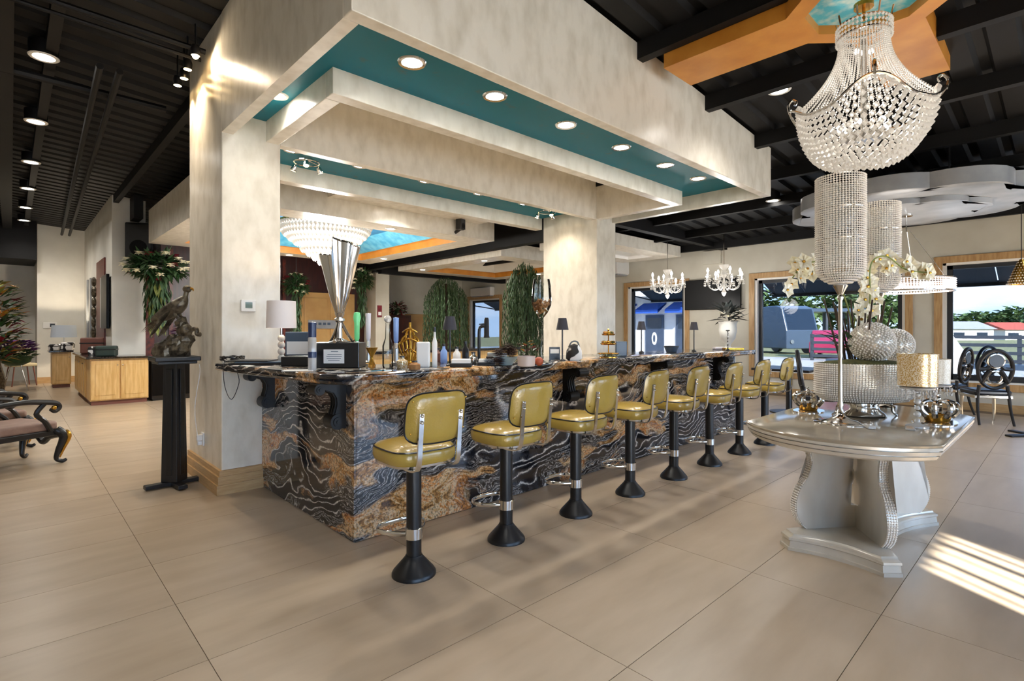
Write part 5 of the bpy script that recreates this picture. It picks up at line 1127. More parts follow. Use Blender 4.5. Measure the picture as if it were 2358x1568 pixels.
# television on the pier side, thermostat, switches, sockets
tv = thing('wall_television', (1.44, 13.72, 1.98), 0, 'flat television mounted on the side of the kitchen pier', 'television')
MB().box(-0.05, 0.0, -0.42, 0.42, -0.55, 0.55).build('screen', screen, tv, smooth=False, bevel=0.005); MB().box(0.0, 0.03, -0.2, 0.2, -0.2, 0.2).build('bracket', blackm, tv, smooth=False)
MB().box(-0.052, -0.03, 0.42, 0.6, -0.53, 0.53).build('side_panel', greym, tv, smooth=False)
th = thing('thermostat', (1.5465, 4.997, 1.60), 0, 'white square thermostat on the column', 'thermostat'); p = at_y(571, 704, 4.997); th.location = p
MB().box(-0.062, 0.062, -0.022, 0.0, -0.052, 0.052).build('case', white, th, smooth=False, bevel=0.006); MB().box(-0.028, 0.03, -0.0235, -0.022, -0.022, 0.03).build('display', mat('lcd', (110, 130, 126), None, rough=0.2), th, smooth=False)
sk = thing('wall_socket', at_x(468, 1010, 1.31), 0, 'white double socket with plugs low on the column side', 'socket')
MB().box(-0.012, 0.0, -0.045, 0.045, -0.06, 0.06).build('plate', white, sk, smooth=False, bevel=0.004); MB().box(-0.06, -0.012, -0.035, 0.0, -0.01, 0.045).build('plug', white, sk, smooth=False, bevel=0.006); MB().box(-0.05, -0.012, -0.02, 0.025, -0.055, -0.015).build('plug', white, sk, smooth=False, bevel=0.006)
MB().tube(bez([(-0.05, -0.01, 0.03), (-0.07, -0.005, 0.3), (-0.03, 0.0, 0.6), (-0.03, 0.01, 0.7)], 5), 0.004, 5).build('cord', white, sk)
wsw = thing('light_switch', at_y(115, 749, 18.6), 0, 'white switch plate on the corridor wall', 'switch'); MB().box(-0.14, 0.14, -0.02, 0.0, -0.08, 0.08).build('plate', white, wsw, smooth=False, bevel=0.006); MB().box(0.0, 0.1, -0.03, -0.02, -0.045, 0.045).build('toggle', blackp, wsw, smooth=False)
# ---- speaker and flower basket on the kitchen pier
def speaker(loc, rz, h, lb):
    t = thing('wall_speaker', loc, rz, lb, 'speaker', 'black wall speakers'); MB().box(-h * 0.32, h * 0.32, -h * 0.28, h * 0.28, 0, h).build('cabinet', blackp, t, smooth=False, bevel=0.03, seg=3)
    g = MB().box(-h * 0.28, h * 0.28, -h * 0.3, -h * 0.28, h * 0.05, h * 0.95).build('grille', blackm, t, smooth=False, bevel=0.005); MB().cyl((0, -h * 0.31, h * 0.35), h * 0.2, 0.012, 20, axis='Y').build('cone', screen, g)
    MB().tube([(0, 0, 0.02), (0, h * 0.5, -h * 0.15)], 0.03, 8).build('bracket', blackm, t)
p = at_y(330, 605, 13.0); speaker((p.x, p.y, p.z), -0.5, 0.78, 'black loudspeaker on the pier above the hanging flowers'); p = at_y(863, 628, 13.6); speaker((p.x, p.y, p.z), 0.5, 0.26, 'small black loudspeaker on the tan pier')
p = at_y(1060, 530, 7.45); speaker((p.x, p.y, p.z), 0.3, 0.22, 'small black loudspeaker at the end of the cream ceiling')
def bouquet(name, loc, lb, n_leaf, r, h, mixes, seed, drop=0.0, fl=18, vase=None, L=0.2, cat='flowers', grp=None, fr=0.06):
    t = thing(name, loc, 0, lb, cat, grp); q = random.Random(seed)
    for m, frac in mixes['leaf']:
        b = MB()
        for k in range(int(n_leaf * frac)):
            v_ = Vector((q.gauss(0, 1), q.gauss(0, 1), q.gauss(0, 1))).normalized(); ro = 0.82 * q.random() ** 0.4
            b.leafq((v_.x * r * ro, v_.y * r * ro, h * (0.5 + 0.55 * v_.z * ro)), (v_.x + q.uniform(-.6, .6), v_.y + q.uniform(-.6, .6), v_.z * 0.6 + q.uniform(-.6, .5)), L * q.uniform(0.55, 1.0), L * 0.34)
        if drop:
            for k in range(int(n_leaf * frac * 0.7)): a = q.random() * 6.28; rr = r * 0.4 * q.random(); z = -drop * q.random(); b.leafq((rr * math.cos(a), rr * math.sin(a), z), (math.cos(a) * 0.4, math.sin(a) * 0.4, -1), L * 0.8, L * 0.2)
        tag(b.build('foliage', m, t, smooth=False), kind='stuff')
    for k in range(fl):
        a = q.random() * 6.28; rr = r * q.random() ** 0.5; m = mixes['flower'][k % len(mixes['flower'])]
        bl = MB(); v_ = Vector((q.gauss(0, 1), q.gauss(0, 1), q.gauss(0.3, 1))).normalized(); c = Vector((v_.x * r, v_.y * r, h * (0.5 + 0.58 * v_.z)))
        if mixes.get('low') and m in mixes['low']: c.z = -drop * q.uniform(0.1, 0.5)
        for p5 in range(6):
            aa = p5 * PI / 3; bl.leafq(c, (math.cos(aa), math.sin(aa), 0.5), fr, fr * 0.8); bl.leafq(c, (math.cos(aa + .5), math.sin(aa + .5), -0.2), fr, fr * 0.8)
        bl.build('blossom', m, t, smooth=False)
    MB().tube([(0, 0, -drop * 0.3 if drop else 0), (0, 0, h * 0.6)], 0.02, 6).build('stalk', bark, t)
    if drop: MB().tube([(0, 0, h * 0.5), (0, 0.0, 3.9 - loc[2] if loc[1] > 13 else 3.085 - loc[2])], 0.006, 5).build('hanging_cord', blackm, t)
    return t
p = at_y(362, 625, 12.6)
t = bouquet('hanging_flowers', (p.x, p.y, p.z - 0.15), 'hanging basket of greenery, white blooms and red trailers by the kitchen pier', 520, 0.55, 0.5, {'leaf': [(leaf, 0.6), (leafd, 0.4)], 'flower': [petalw, petalw, petalr]}, 4, 0.8, 40, L=0.26, grp='hanging flower baskets', fr=0.09)
b = MB()
for k in range(150): q = random.Random(k); a = q.random() * 6.28; b.leafq((0.12 * math.cos(a), 0.12 * math.sin(a) , -1.0 * q.random()), (math.cos(a) * 0.3, math.sin(a) * 0.3, -1), 0.2, 0.05)
tag(b.build('trailing_moss', leafy, t, smooth=False), kind='stuff')
p = at_y(682, 660, 13.6)
bouquet('hanging_flowers', (p.x, p.y, p.z - 0.2), 'hanging greenery with white blooms beside the white lamp shade', 360, 0.32, 0.5, {'leaf': [(leafd, 0.6), (leaf, 0.4)], 'flower': [petalw, petalr]}, 6, 0.9, 20, L=0.2, grp='hanging flower baskets', fr=0.07)
p = at_y(834, 650, 13.5)
bouquet('hanging_flowers', (p.x, p.y, p.z - 0.25), 'hanging greenery with cream blooms on the tan pier', 320, 0.3, 0.6, {'leaf': [(leafd, 0.6), (leaf, 0.4)], 'flower': [petalw, petalw]}, 8, 0.9, 16, L=0.2, grp='hanging flower baskets', fr=0.07)
# purple flowers standing behind the eagle
vs_ = thing('flower_vase', (2.62, 12.8, 0.86), 0, 'white vase of purple blooms behind the eagle sculpture', 'flowers')
MB().lathe([(0.09, 0), (0.1, 0.01), (0.06, 0.05), (0.05, 0.25), (0.09, 0.36), (0.085, 0.36)], 16).build('vase', white, vs_)
q = random.Random(21)
for k in range(26):
    a = q.random() * 6.28; rr = 0.22 * q.random() ** 0.5; c = Vector((rr * math.cos(a), rr * math.sin(a), 0.4 + 0.25 * q.random())); bl = MB()
    for p5 in range(6): aa = p5 * PI / 3; bl.leafq(c, (math.cos(aa), math.sin(aa), 0.5), 0.1, 0.08)
    bl.build('blossom', (petalp, petalp, petalr)[k % 3], vs_, smooth=False)
# ---- far corridor: coloured arrangement, purple pot, chair
q = random.Random(31); p = at_d(-16, 800, 10.9)
tall = thing('standing_arrangement', (p.x, p.y, 0), 0, 'tall autumn coloured flower arrangement at the photo edge', 'flowers')
MB().lathe([(0.14, 0), (0.16, 0.02), (0.2, 0.35), (0.12, 0.7), (0.13, 0.75)], 20).build('urn', bronze, tall)
for m, n_ in ((leaf, 120), (leafd, 90), (leafy, 60), (petalo, 70), (petalr, 60)):
    b = MB()
    for k in range(n_):
        z = 0.75 + 1.6 * q.random(); rr = (0.42 - 0.36 * abs(z - 1.5) / 1.3) * q.random() ** 0.5; a = q.random() * 6.28; b.leafq((rr * math.cos(a), rr * math.sin(a), z), (math.cos(a), math.sin(a), q.uniform(-0.2, 1.2)), 0.28, 0.1)
    tag(b.build('foliage' if m in (leaf, leafd, leafy) else 'petals', m, tall, smooth=False), kind='stuff')
p = at_d(36, 800, 12.2)
pp = thing('potted_cabbage_flowers', (p.x, p.y, 0), 0, 'round pot of purple ornamental cabbage on wire legs', 'potted plant')
for k in range(4): a = PI / 4 + k * PI / 2; MB().tube([(0.3 * math.cos(a), 0.3 * math.sin(a), 0), (0.12 * math.cos(a), 0.12 * math.sin(a), 0.62)], 0.012, 6).build('wire_leg', silver, pp)
MB().lathe([(0.12, 0.58), (0.26, 0.66), (0.3, 0.8), (0.27, 0.8)], 20).build('pot', leaf, pp)
for m, n_, zz in ((leaf, 90, 0.7), (petalp, 130, 0.9)):
    b = MB()
    for k in range(n_): a = q.random() * 6.28; e_ = q.random() * 1.3; rr = 0.3 * math.cos(e_ * 0.8); b.leafq((rr * math.cos(a), rr * math.sin(a), zz + 0.22 * math.sin(e_)), (math.cos(a), math.sin(a), 0.6), 0.16, 0.12)
    tag(b.build('leaves', m, pp, smooth=False), kind='stuff')
p = at_d(48, 800, 13.3)
wc = thing('occasional_chair', (p.x, p.y, 0), 0.3, 'beige chair on thin legs behind the purple pot', 'chair')
for sx in (-1, 1):
    for sy in (-1, 1): MB().tube([(sx * 0.24, sy * 0.22, 0), (sx * 0.18, sy * 0.18, 0.5)], 0.014, 6).build('leg', saddle, wc)
MB().rbox((0, 0, 0.53), (0.5, 0.46, 0.08)).build('seat', tealchair, wc, bevel=0.02); MB().rbox((0, 0.22, 0.85), (0.5, 0.07, 0.62), 0, -0.1).build('backrest', tealchair, wc, bevel=0.02)
# small wall ornaments on the kitchen side
sc2 = thing('wall_ornament', (1.43, 15.95, 1.8), 0, 'dark carved figure hanging beside the red brown doorway', 'ornament')
for k in range(7): MB().ball((0, 0.05 * math.sin(k), -0.7 + 0.24 * k), 0.1 + 0.02 * (k % 2), 8, 6, (0.5, 1, 1.2)).build('carving', bronze, sc2, smooth=False)
for (y_, nm, lb) in ((16.9, 'wall_strip', 'grey vertical strip on the wall past the carved figure'), (17.6, 'wall_strip', 'second grey vertical strip near the corridor corner')): tag(MB().box(1.43, 1.468, y_ - 0.1, y_ + 0.1, 1.1, 2.7).build(nm, greym, smooth=False, bevel=0.006), lb, 'panel', 'grey strips on the kitchen wall')
# =================================================================== BACK AND RIGHT
# ---- bowl chandelier in the blue tray
p = at_d(750, 500, 9.9)
bc = thing('bowl_chandelier', (p.x, p.y, 0), 0, 'wide glowing crystal bowl chandelier in the blue ceiling tray', 'chandelier')
zt = 3.42; R = 0.82
MB().tube([(R * math.cos(2 * PI * i / 48), R * math.sin(2 * PI * i / 48), 3.36) for i in range(48)], 0.03, 6, closed=True).build('rim', goldm, bc)
for j in range(9):
    b = MB(); f_ = j / 8; r = R * (1 - f_ ** 1.6) if f_ < 0.62 else R * (0.52 * (1 - (f_ - 0.62) / 0.38 * 0.72)); z = 3.33 - 0.62 * f_ - (0.05 if f_ > 0.62 else 0); n = max(14, int(2 * PI * r / 0.07))
    for i in range(n): a = 2 * PI * (i + 0.5 * (j % 2)) / n; b.gem((r * math.cos(a), r * math.sin(a), z), 0.04, 0.055)
    tag(b.build('crystal_tier', crysw, bc, smooth=False), kind='stuff')
MB().lathe([(R * 0.94, 3.34), (R * 0.8, 3.12), (R * 0.46, 2.92), (R * 0.3, 2.76), (0.0, 2.7)], 36, cap=False).build('frosted_bowl', mat('frosted_glow', (255, 252, 246), None, rough=0.6, emit=(255, 248, 238), es=0.9), bc)
MB().tube([(0, 0, 3.3), (0, 0, 3.45)], 0.03, 8).build('rod', goldm, bc)
lamp('bowl_light', 'POINT', (0, 0, 2.5), 110, (1, 0.95, 0.88), bc, 0.3); lamp('bowl_up_light', 'POINT', (0.0, 0, 3.38), 10, (1, 0.95, 0.88), bc, 0.1)
# ---- arm chandeliers
def arm_chandelier(lb):
    t = thing('arm_chandelier', (0, 0, 0), 0, lb, 'chandelier', 'crystal arm chandeliers by the windows')
    MB().lathe([(0.0, 0.0), (0.1, -0.002), (0.1, -0.02), (0.0, -0.03)][::-1], 20).build('ceiling_rose', white, t)
    MB().tube([(0, 0, -0.02), (0, 0, -0.72)], 0.008, 6).build('rod', silver, t)
    MB().lathe([(0.0, -1.36), (0.03, -1.33), (0.05, -1.28), (0.02, -1.22), (0.035, -1.1), (0.02, -1.0), (0.06, -0.92), (0.05, -0.88), (0.02, -0.84), (0.09, -0.76), (0.095, -0.72), (0.0, -0.71)], 18).build('baluster', crysw, t)
    for k in range(8):
        a = 2 * PI * k / 8; c, s = math.cos(a), math.sin(a); hi = 0.10 if k % 2 else 0.0
        P = bez([(0.03 * c, 0.03 * s, -1.1), (0.16 * c, 0.16 * s, -1.22), (0.3 * c, 0.3 * s, -1.16), (0.36 * c * (1 - hi), 0.36 * s * (1 - hi), -1.04 + hi)], 5); e_ = P[-1]
        ar = MB().tube(P, 0.012, 6).build('arm', crystal, t)
        MB().lathe([(0.0, -0.01), (0.055, 0.0), (0.06, 0.012), (0.0, 0.005)], 14, c=(e_.x, e_.y, e_.z), cap=False).build('bobeche', crysw, ar)
        MB().lathe([(0.012, 0.0), (0.012, 0.07), (0.022, 0.085), (0.026, 0.11), (0.012, 0.15), (0.0, 0.165)], 10, c=(e_.x, e_.y, e_.z)).build('candle_bulb', bulbg, ar)
        b = MB()
        for q in range(6): aa = 2 * PI * q / 6; b.gem((e_.x + 0.055 * math.cos(aa), e_.y + 0.055 * math.sin(aa), e_.z - 0.03), 0.012, 0.02); b.gem((e_.x + 0.055 * math.cos(aa), e_.y + 0.055 * math.sin(aa), e_.z - 0.075), 0.014, 0.025)
        for q in range(5): f_ = (q + 1) / 6; b.gem((e_.x * f_, e_.y * f_, e_.z - 0.06 - 0.10 * math.sin(PI * f_)), 0.013, 0.02); b.gem((e_.x * f_ * 0.95, e_.y * f_ * 0.95, -0.8 - 0.28 * f_), 0.011, 0.016)
        tag(b.build('prism_drops', crysw, ar, smooth=False), kind='stuff')
    lamp('chandelier_light', 'POINT', (0, 0, -1.45), 14, (1, 0.97, 0.93), t, 0.2)
    return t
a1 = arm_chandelier('crystal arm chandelier before the blue awning window'); a2 = copy_tree(a1); a2['label'] = 'crystal arm chandelier before the wall television'
for o, u, d in ((a1, 1537, 11.65), (a2, 1667, 10.75)):
    p = at_d(u, 600, d); o.location = (p.x, p.y, zr(p.x) - 0.01)
# ---- television, box and grille on the window wall
t = thing('wall_television', (XR, 5.85, 2.26), 0, 'black wall television between the two oak framed windows', 'television')
MB().box(-0.12, -0.06, -0.66, 0.72, -0.37, 0.35).build('screen', screen, t, smooth=False, bevel=0.01); MB().box(-0.06, -0.002, -0.2, 0.2, -0.2, 0.2).build('bracket', blackm, t, smooth=False)
p = at_x(1641, 592, XR); tag(MB().box(p.x - 0.06, p.x - 0.002, p.y - 0.22, p.y + 0.22, p.z - 0.17, p.z + 0.15).build('wall_vent_box', wallp, smooth=False, bevel=0.006), 'pale square vent box high on the window wall', 'vent')
t = thing('air_conditioner', (XR, 8.75, 2.84), 0, 'white wall air conditioner beside the far column', 'air conditioner'); MB().box(-0.55, -0.002, -0.5, 0.3, 0.06, 0.42).build('housing', white, t, smooth=False, bevel=0.03); MB().box(-0.5, -0.05, -0.46, 0.26, 0.02, 0.06).build('louvre', greym, t, smooth=False)
t = thing('air_conditioner', (XR, 14.3, 2.6), 0, 'slim white wall unit above the far window', 'air conditioner'); MB().box(-0.22, -0.002, -0.55, 0.55, 0.0, 0.3).build('housing', white, t, smooth=False, bevel=0.03); MB().box(-0.2, -0.03, -0.5, 0.5, -0.02, 0.0).build('louvre', greym, t, smooth=False)
# ---- urn with dark plant
p = at_d(1676, 800, 11.2)
t = thing('urn_plant', (p.x, p.y, 0), 0, 'tall white urn with a dark leaved plant below the television', 'potted plant')
MB().lathe([(0.22, 0.0), (0.24, 0.03), (0.2, 0.08), (0.16, 0.85), (0.2, 0.92), (0.22, 0.95)], 4).build('plinth', white, t, smooth=False)
MB().lathe([(0.08, 0.95), (0.09, 0.98), (0.05, 1.03), (0.06, 1.1), (0.15, 1.22), (0.18, 1.4), (0.17, 1.52), (0.2, 1.58), (0.18, 1.58)], 24).build('urn', wallp2, t)
b = MB(); q = random.Random(41)
for k in range(34): a = q.random() * 6.28; b.leafq((0.06 * math.cos(a), 0.06 * math.sin(a), 1.55 + 0.3 * q.random()), (math.cos(a), math.sin(a), q.uniform(-0.2, 1.4)), q.uniform(0.25, 0.42), 0.13)
tag(b.build('dark_leaves', mat('near_black_leaf', (26, 30, 30), (44, 48, 46), 9, 0.35), t, smooth=False), kind='stuff')
b = MB()
for k in range(10): a = q.random() * 6.28; b.leafq((0.1 * math.cos(a), 0.1 * math.sin(a), 1.6 + 0.3 * q.random()), (math.cos(a), math.sin(a), 0.3), 0.12, 0.1)
tag(b.build('white_blooms', petalw, t, smooth=False), kind='stuff')
# ---- weeping plants
def weeping(loc, h, r, lb, seed, hollow=0.0):
    t = thing('weeping_plant', loc, 0, lb, 'plant', 'weeping green plants'); q = random.Random(seed)
    MB().lathe([(0.2, 0), (0.22, 0.02), (0.28, 0.45), (0.26, 0.45), (0.2, 0.1)], 20).build('planter', blackp, t)
    MB().tube([(0, 0, 0.3), (0.03, 0, h * 0.5), (0, 0, h * 0.93)], 0.05, 8).build('trunk', bark, t)
    b = MB()
    for k in range(210):
        a = q.random() * 6.28; rr = r * math.sqrt(q.random()); z0 = h * (1 - 0.22 * (rr / r) ** 2); ln = h * q.uniform(0.45, 0.78)
        x, y = rr * math.cos(a), rr * math.sin(a); n_ = int(ln / 0.06)
        for i in range(n_):
            z = z0 - ln * i / n_ + 0.05 * q.random(); o_ = 0.10 * (i / n_)
            aa = q.random() * 6.28; b.leafq((x * (1 + o_), y * (1 + o_), z), (math.cos(aa) * 0.5, math.sin(aa) * 0.5, -1), 0.13, 0.026)
    tag(b.build('hanging_foliage', leafd, t, smooth=False), kind='stuff')
p = at_d(1027, 800, 16.0); weeping((p.x, p.y, 0), 3.0, 0.66, 'weeping green plant behind the slate shade lamp', 1)
p = at_d(1208, 800, 12.6); weeping((p.x, p.y, 0), 3.0, 0.5, 'weeping green plant behind the giant wine glass', 2)
# wreath-like arrangement, wainscot and print on the end wall
p = at_y(905, 705, YB - 0.4); bouquet('dried_arrangement', (p.x, p.y - 0.25, p.z - 0.3), 'dried burgundy and green arrangement on the end wall cabinet', 160, 0.3, 0.4, {'leaf': [(petalr, 0.4), (leafd, 0.6)], 'flower': [petalr, white]}, 17, 0.0, 8, L=0.22)
p2 = at_y(905, 705, YB - 0.4)
t = thing('dark_cabinet', (p2.x, YB - 0.6, 0), 0, 'tall dark cabinet carrying the dried arrangement', 'cabinet'); MB().box(-0.55, 0.4, -0.25, 0.42, 0, p2.z - 0.3).build('body', mahog, t, smooth=False, bevel=0.01)
for s in (-0.3, 0.15): d_ = MB().box(s - 0.2, s + 0.2, -0.27, -0.25, 0.1, p2.z - 0.4).build('door', mahog, t, smooth=False, bevel=0.006); MB().ball((s + 0.12, -0.285, 0.9), 0.02, 8, 6).build('knob', goldm, d_)
tag(MB().box(9.0, 12.1, YB - 0.03, YB - 0.001, 0.0, 1.95).build('wainscot_panel', tan, smooth=False, bevel=0.01), 'tan wainscot panel on the end wall', 'panel')
t = thing('wall_notice', (6.35, 14.46, 1.56), 0, 'pale notice board on the tan door', 'notice'); MB().box(-0.4, 0.4, -0.02, 0.005, -0.12, 0.12).build('board', greym, t, smooth=False)
for k in range(4): MB().box(-0.25 + 0.13 * k, -0.16 + 0.13 * k, -0.024, -0.02, -0.02, 0.05).build('printed_mark', busm, t, smooth=False)
t = thing('exit_plaque', (7.69, 13.9, 1.98), 0, 'small crimson plaque on the tan pier', 'plaque'); MB().box(0.06, 0.2, -0.025, 0.0, -0.2, 0.14).build('plate', petalr, t, smooth=False); MB().box(0.08, 0.18, -0.028, -0.025, -0.15, -0.05).build('inset', white, t, smooth=False)
# ---- dining chairs with pierced oval backs
def oval_chair(loc, rz, lb):
    t = thing('oval_back_chair', loc, rz, lb, 'chair', 'black oval back dining chairs')
    def ell(cx_, cz_, a, b, n=32): return [(cx_ + a * math.cos(2 * PI * i / n), cz_ + b * math.sin(2 * PI * i / n)) for i in range(n)]
    def bp(x, z): return (x, -0.23 - 0.12 * (z - 0.45), z)
    MB().tube([bp(*q) for q in ell(0, 0.82, 0.21, 0.28)], 0.026, 8, closed=True).build('back_frame', silver if False else blackw, t)
    MB().tube([(p[0], p[1] + 0.02, p[2]) for p in [bp(*q) for q in ell(0, 0.82, 0.197, 0.267)]], 0.012, 6, closed=True).build('silver_bead', silver, t)
    r1 = MB(); n = 28
    for (cz_, rr) in ((0.945, 0.10), (0.705, 0.09)): MB().tube([bp(*q) for q in ell(0, cz_, rr, rr, n)], 0.017, 7, closed=True).build('back_ring', silver, t)
    MB().prism_m(ell(0, 0.945, 0.09, 0.09, 24), -0.035, 0.0, Matrix.Translation((0, -0.275, 0))).build('back_pad', navy, t)
    for s in (-1, 1): MB().tube(bez([bp(s * 0.2, 0.82), bp(s * 0.11, 0.83), bp(s * 0.07, 0.87)], 4), 0.03, 7).build('splat', blackw, t); MB().tube(bez([bp(s * 0.16, 0.62), bp(s * 0.1, 0.74), bp(s * 0.06, 0.8)], 4), 0.035, 7).build('splat', blackw, t)
    MB().rbox((0, 0, 0.47), (0.46, 0.46, 0.08)).build('seat_pad', navy, t, bevel=0.03, seg=3); MB().rbox((0, 0, 0.41), (0.47, 0.47, 0.05)).build('seat_rail', silver, t, bevel=0.008)
    for sx in (-1, 1):
        MB().tube(bez([(sx * 0.2, 0.2, 0.4), (sx * 0.21, 0.21, 0.2), (sx * 0.2, 0.2, 0.0)], 4), [0.026 - 0.001 * i for i in range(9)], 8).build('front_leg', silver, t)
        MB().tube(bez([(sx * 0.17, -0.22, 0.58), (sx * 0.19, -0.22, 0.4), (sx * 0.2, -0.25, 0.2), (sx * 0.21, -0.31, 0.0)], 4), [0.026 - 0.0008 * i for i in range(13)], 8).build('rear_leg', blackw, t)
    return t
p = at_d(2268, 800, 8.05); oval_chair((p.x, p.y, 0), FACE - 0.3, 'black oval back chair nearest the paddock window')
p = at_d(2178, 800, 8.9); oval_chair((p.x, p.y, 0), FACE + 0.5, 'black oval back chair half hidden by the pearl hurricane')
p = at_d(2240, 800, 10.0); oval_chair((p.x, p.y, 0), FACE + 0.1, 'black oval back chair between the other two by the paddock window')
p = at_d(1893, 800, 7.4); oval_chair((p.x, p.y, 0), math.radians(200), 'black oval back chair hidden behind the planter')
p = at_z(2345, 1006, 0.0); tag(MB().rbox((p.x + 0.12, p.y - 0.05, 0.012), (0.5, 0.09, 0.024), FACE + 0.15).rbox((p.x + 0.3, p.y - 0.1, 0.012), (0.09, 0.5, 0.024), FACE + 0.15).build('floor_stand_foot', blackm, bevel=0.006), 'flat black crossed foot on the floor at the photo edge', 'stand')
# dark tables by the windows
for (x, y, lb) in ((9.6, 3.3, 'dark square table behind the last bar stool'), (9.9, 6.4, 'dark square table under the blue awning window')):
    t = thing('dining_table', (x, y, 0), 0, lb, 'table', 'dark square dining tables'); MB().box(-0.45, 0.45, -0.45, 0.45, 0.72, 0.76).build('tabletop', blackw, t, smooth=False, bevel=0.006); MB().lathe([(0.3, 0), (0.3, 0.02), (0.05, 0.05), (0.045, 0.72)], 20).build('pedestal', blackm, t)
# partial gold chandelier at the photo edge
p = at_d(2352, 655, 7.6); t = thing('gold_pendant', (p.x, p.y, p.z), 0, 'gold beaded pendant cut by the photo edge', 'pendant')
MB().lathe([(0.15, 0.0), (0.14, 0.05), (0.09, 0.2), (0.05, 0.3), (0.02, 0.36)], 20, cap=False).build('shade', goldm, t); b = MB()
for j in range(9):
    f_ = j / 8; r = 0.155 * (1 - f_) + 0.04 * f_; n = max(8, int(2 * PI * r / 0.03))
    for i in range(n): a = 2 * PI * i / n; b.gem((r * math.cos(a), r * math.sin(a), 0.01 + 0.3 * f_), 0.013)
tag(b.build('crystal_beads', bead, t, smooth=False), kind='stuff'); MB().tube([(0, 0, 0.35), (0, 0, zr(p.x) - p.z)], 0.006, 6).build('cord', blackm, t)

# =================================================================== OUTDOORS
tag(MB().box(XR + 0.3, 32, -60, 60, -0.3, -0.15).build('yard_ground', concrete, smooth=False), 'pale concrete yard outside the windows', 'ground', kind='structure')
tag(MB().box(32, 160, -90, 90, -0.3, -0.15).build('paddock_grass', grass, smooth=False), 'dry grass paddock beyond the fence', 'grass', kind='stuff')
tag(MB().box(-40, XR + 0.3, -60, -4.3, -0.3, -0.06).build('entrance_paving', concrete, smooth=False), 'pale paving in front of the entrance', 'ground', kind='structure')
# slate awnings over the windows
for k, (a, c, d, e_) in enumerate(WIN):
    t = thing('awning', (XR + 0.24, (a + c) / 2, e_), 0, ['slate awning over the paddock window', 'slate awning over the bus window', 'slate awning over the blue awning window', 'slate awning over the far window'][k], 'awning', 'slate window awnings'); w_ = (c - a) / 2 + 0.1; n_ = max(2, round(w_ * 2 / 0.75))
    for i in range(n_):
        y0 = -w_ + 2 * w_ * i / n_; y1 = -w_ + 2 * w_ * (i + 1) / n_ - 0.02
        MB().add([(0, y0, 0.15), (0, y1, 0.15), (1.1, y1, -0.28), (1.1, y0, -0.28), (0, y0, 0.12), (0, y1, 0.12), (1.1, y1, -0.31), (1.1, y0, -0.31)], [(0, 3, 2, 1), (4, 5, 6, 7), (0, 1, 5, 4), (1, 2, 6, 5), (2, 3, 7, 6), (3, 0, 4, 7)]).build('panel', awn, t, smooth=False)
    MB().box(1.06, 1.12, -w_, w_, -0.36, -0.26).build('front_bar', alum, t, smooth=False)
    for s in (-1, 1): MB().tube([(0.02, s * w_ * 0.96, -0.2), (1.05, s * w_ * 0.96, -0.3)], 0.02, 6).build('strut', alum, t)
# building with blue awnings seen through the third window
bd = thing('stable_building', (25, 15.5, -0.15), 0, 'white stable building with slate blue doors and blue awnings', 'building')
MB().box(0, 4, -3.2, 9, 0, 3.4).build('wall', housew, bd, smooth=False); MB().box(-1.6, 4.4, -3.4, 9.4, 3.4, 3.7).build('roof', roofg, bd, smooth=False); MB().box(-1.7, -1.6, -3.4, 9.4, 3.25, 3.75).build('roof_fascia', housew, bd, smooth=False)
for y in (-2.0, -0.2, 1.6, 3.6, 5.6):
    d_ = MB().box(-0.06, 0.0, y - 0.55, y + 0.55, 0, 2.35).build('door', bluedoor, bd, smooth=False, bevel=0.01)
    MB().prism_m([(0.16 * math.cos(2 * PI * i / 20), 1.1 + 0.34 * math.sin(2 * PI * i / 20)) for i in range(20)], -0.02, 0.0, Matrix.Translation((-0.06, y, 0)) @ Matrix.Rotation(-PI / 2, 4, 'Z')).build('oval_emblem', white, d_)
    MB().prism_m([(0.06 * math.cos(2 * PI * i / 16), 1.1 + 0.2 * math.sin(2 * PI * i / 16)) for i in range(16)], -0.03, -0.02, Matrix.Translation((-0.06, y, 0)) @ Matrix.Rotation(-PI / 2, 4, 'Z')).build('emblem_heart', bluedoor, d_)
    MB().box(-0.07, -0.06, y - 0.42, y + 0.42, 1.62, 2.2).build('pane', busg, d_, smooth=False)
    MB().add([(0, y - 0.7, 3.0), (0, y + 0.7, 3.0), (-0.9, y + 0.7, 2.6), (-0.9, y - 0.7, 2.6), (-0.9, y + 0.7, 2.42), (-0.9, y - 0.7, 2.42), (0, y + 0.7, 2.95), (0, y - 0.7, 2.95)], [(0, 1, 2, 3), (3, 2, 4, 5), (5, 4, 6, 7)]).build('blue_awning', bluefab, bd, smooth=False)
# bus
p = at_d(1797, 800, 36)
bs = thing('parked_bus', (p.x, p.y, -0.15), 0, 'slate grey bus parked outside the wide window', 'bus'); bs.rotation_euler.z = FACE + PI / 2 + 0.22
MB().prism_m([(-2.0, 0.35), (2.6, 0.35), (2.6, 3.05), (-1.0, 3.15), (-1.55, 3.0), (-2.0, 1.5)], -1.2, 1.2, Matrix.Identity(4)).build('body', busm, bs, smooth=False, bevel=0.06)
MB().add([(-2.0, -1.05, 1.58), (-2.0, 1.05, 1.58), (-1.6, 1.05, 2.92), (-1.6, -1.05, 2.92), (-1.94, -1.05, 1.58), (-1.94, 1.05, 1.58), (-1.54, 1.05, 2.92), (-1.54, -1.05, 2.92)], [(0, 1, 2, 3), (7, 6, 5, 4), (0, 4, 5, 1), (1, 5, 6, 2), (2, 6, 7, 3), (3, 7, 4, 0)]).build('windscreen', busg, bs, smooth=False)
for k in range(3): MB().box(-0.15 + 0.9 * k, 0.65 + 0.9 * k, -1.22, -1.2, 1.65, 2.85).build('side_window', busg, bs, smooth=False)
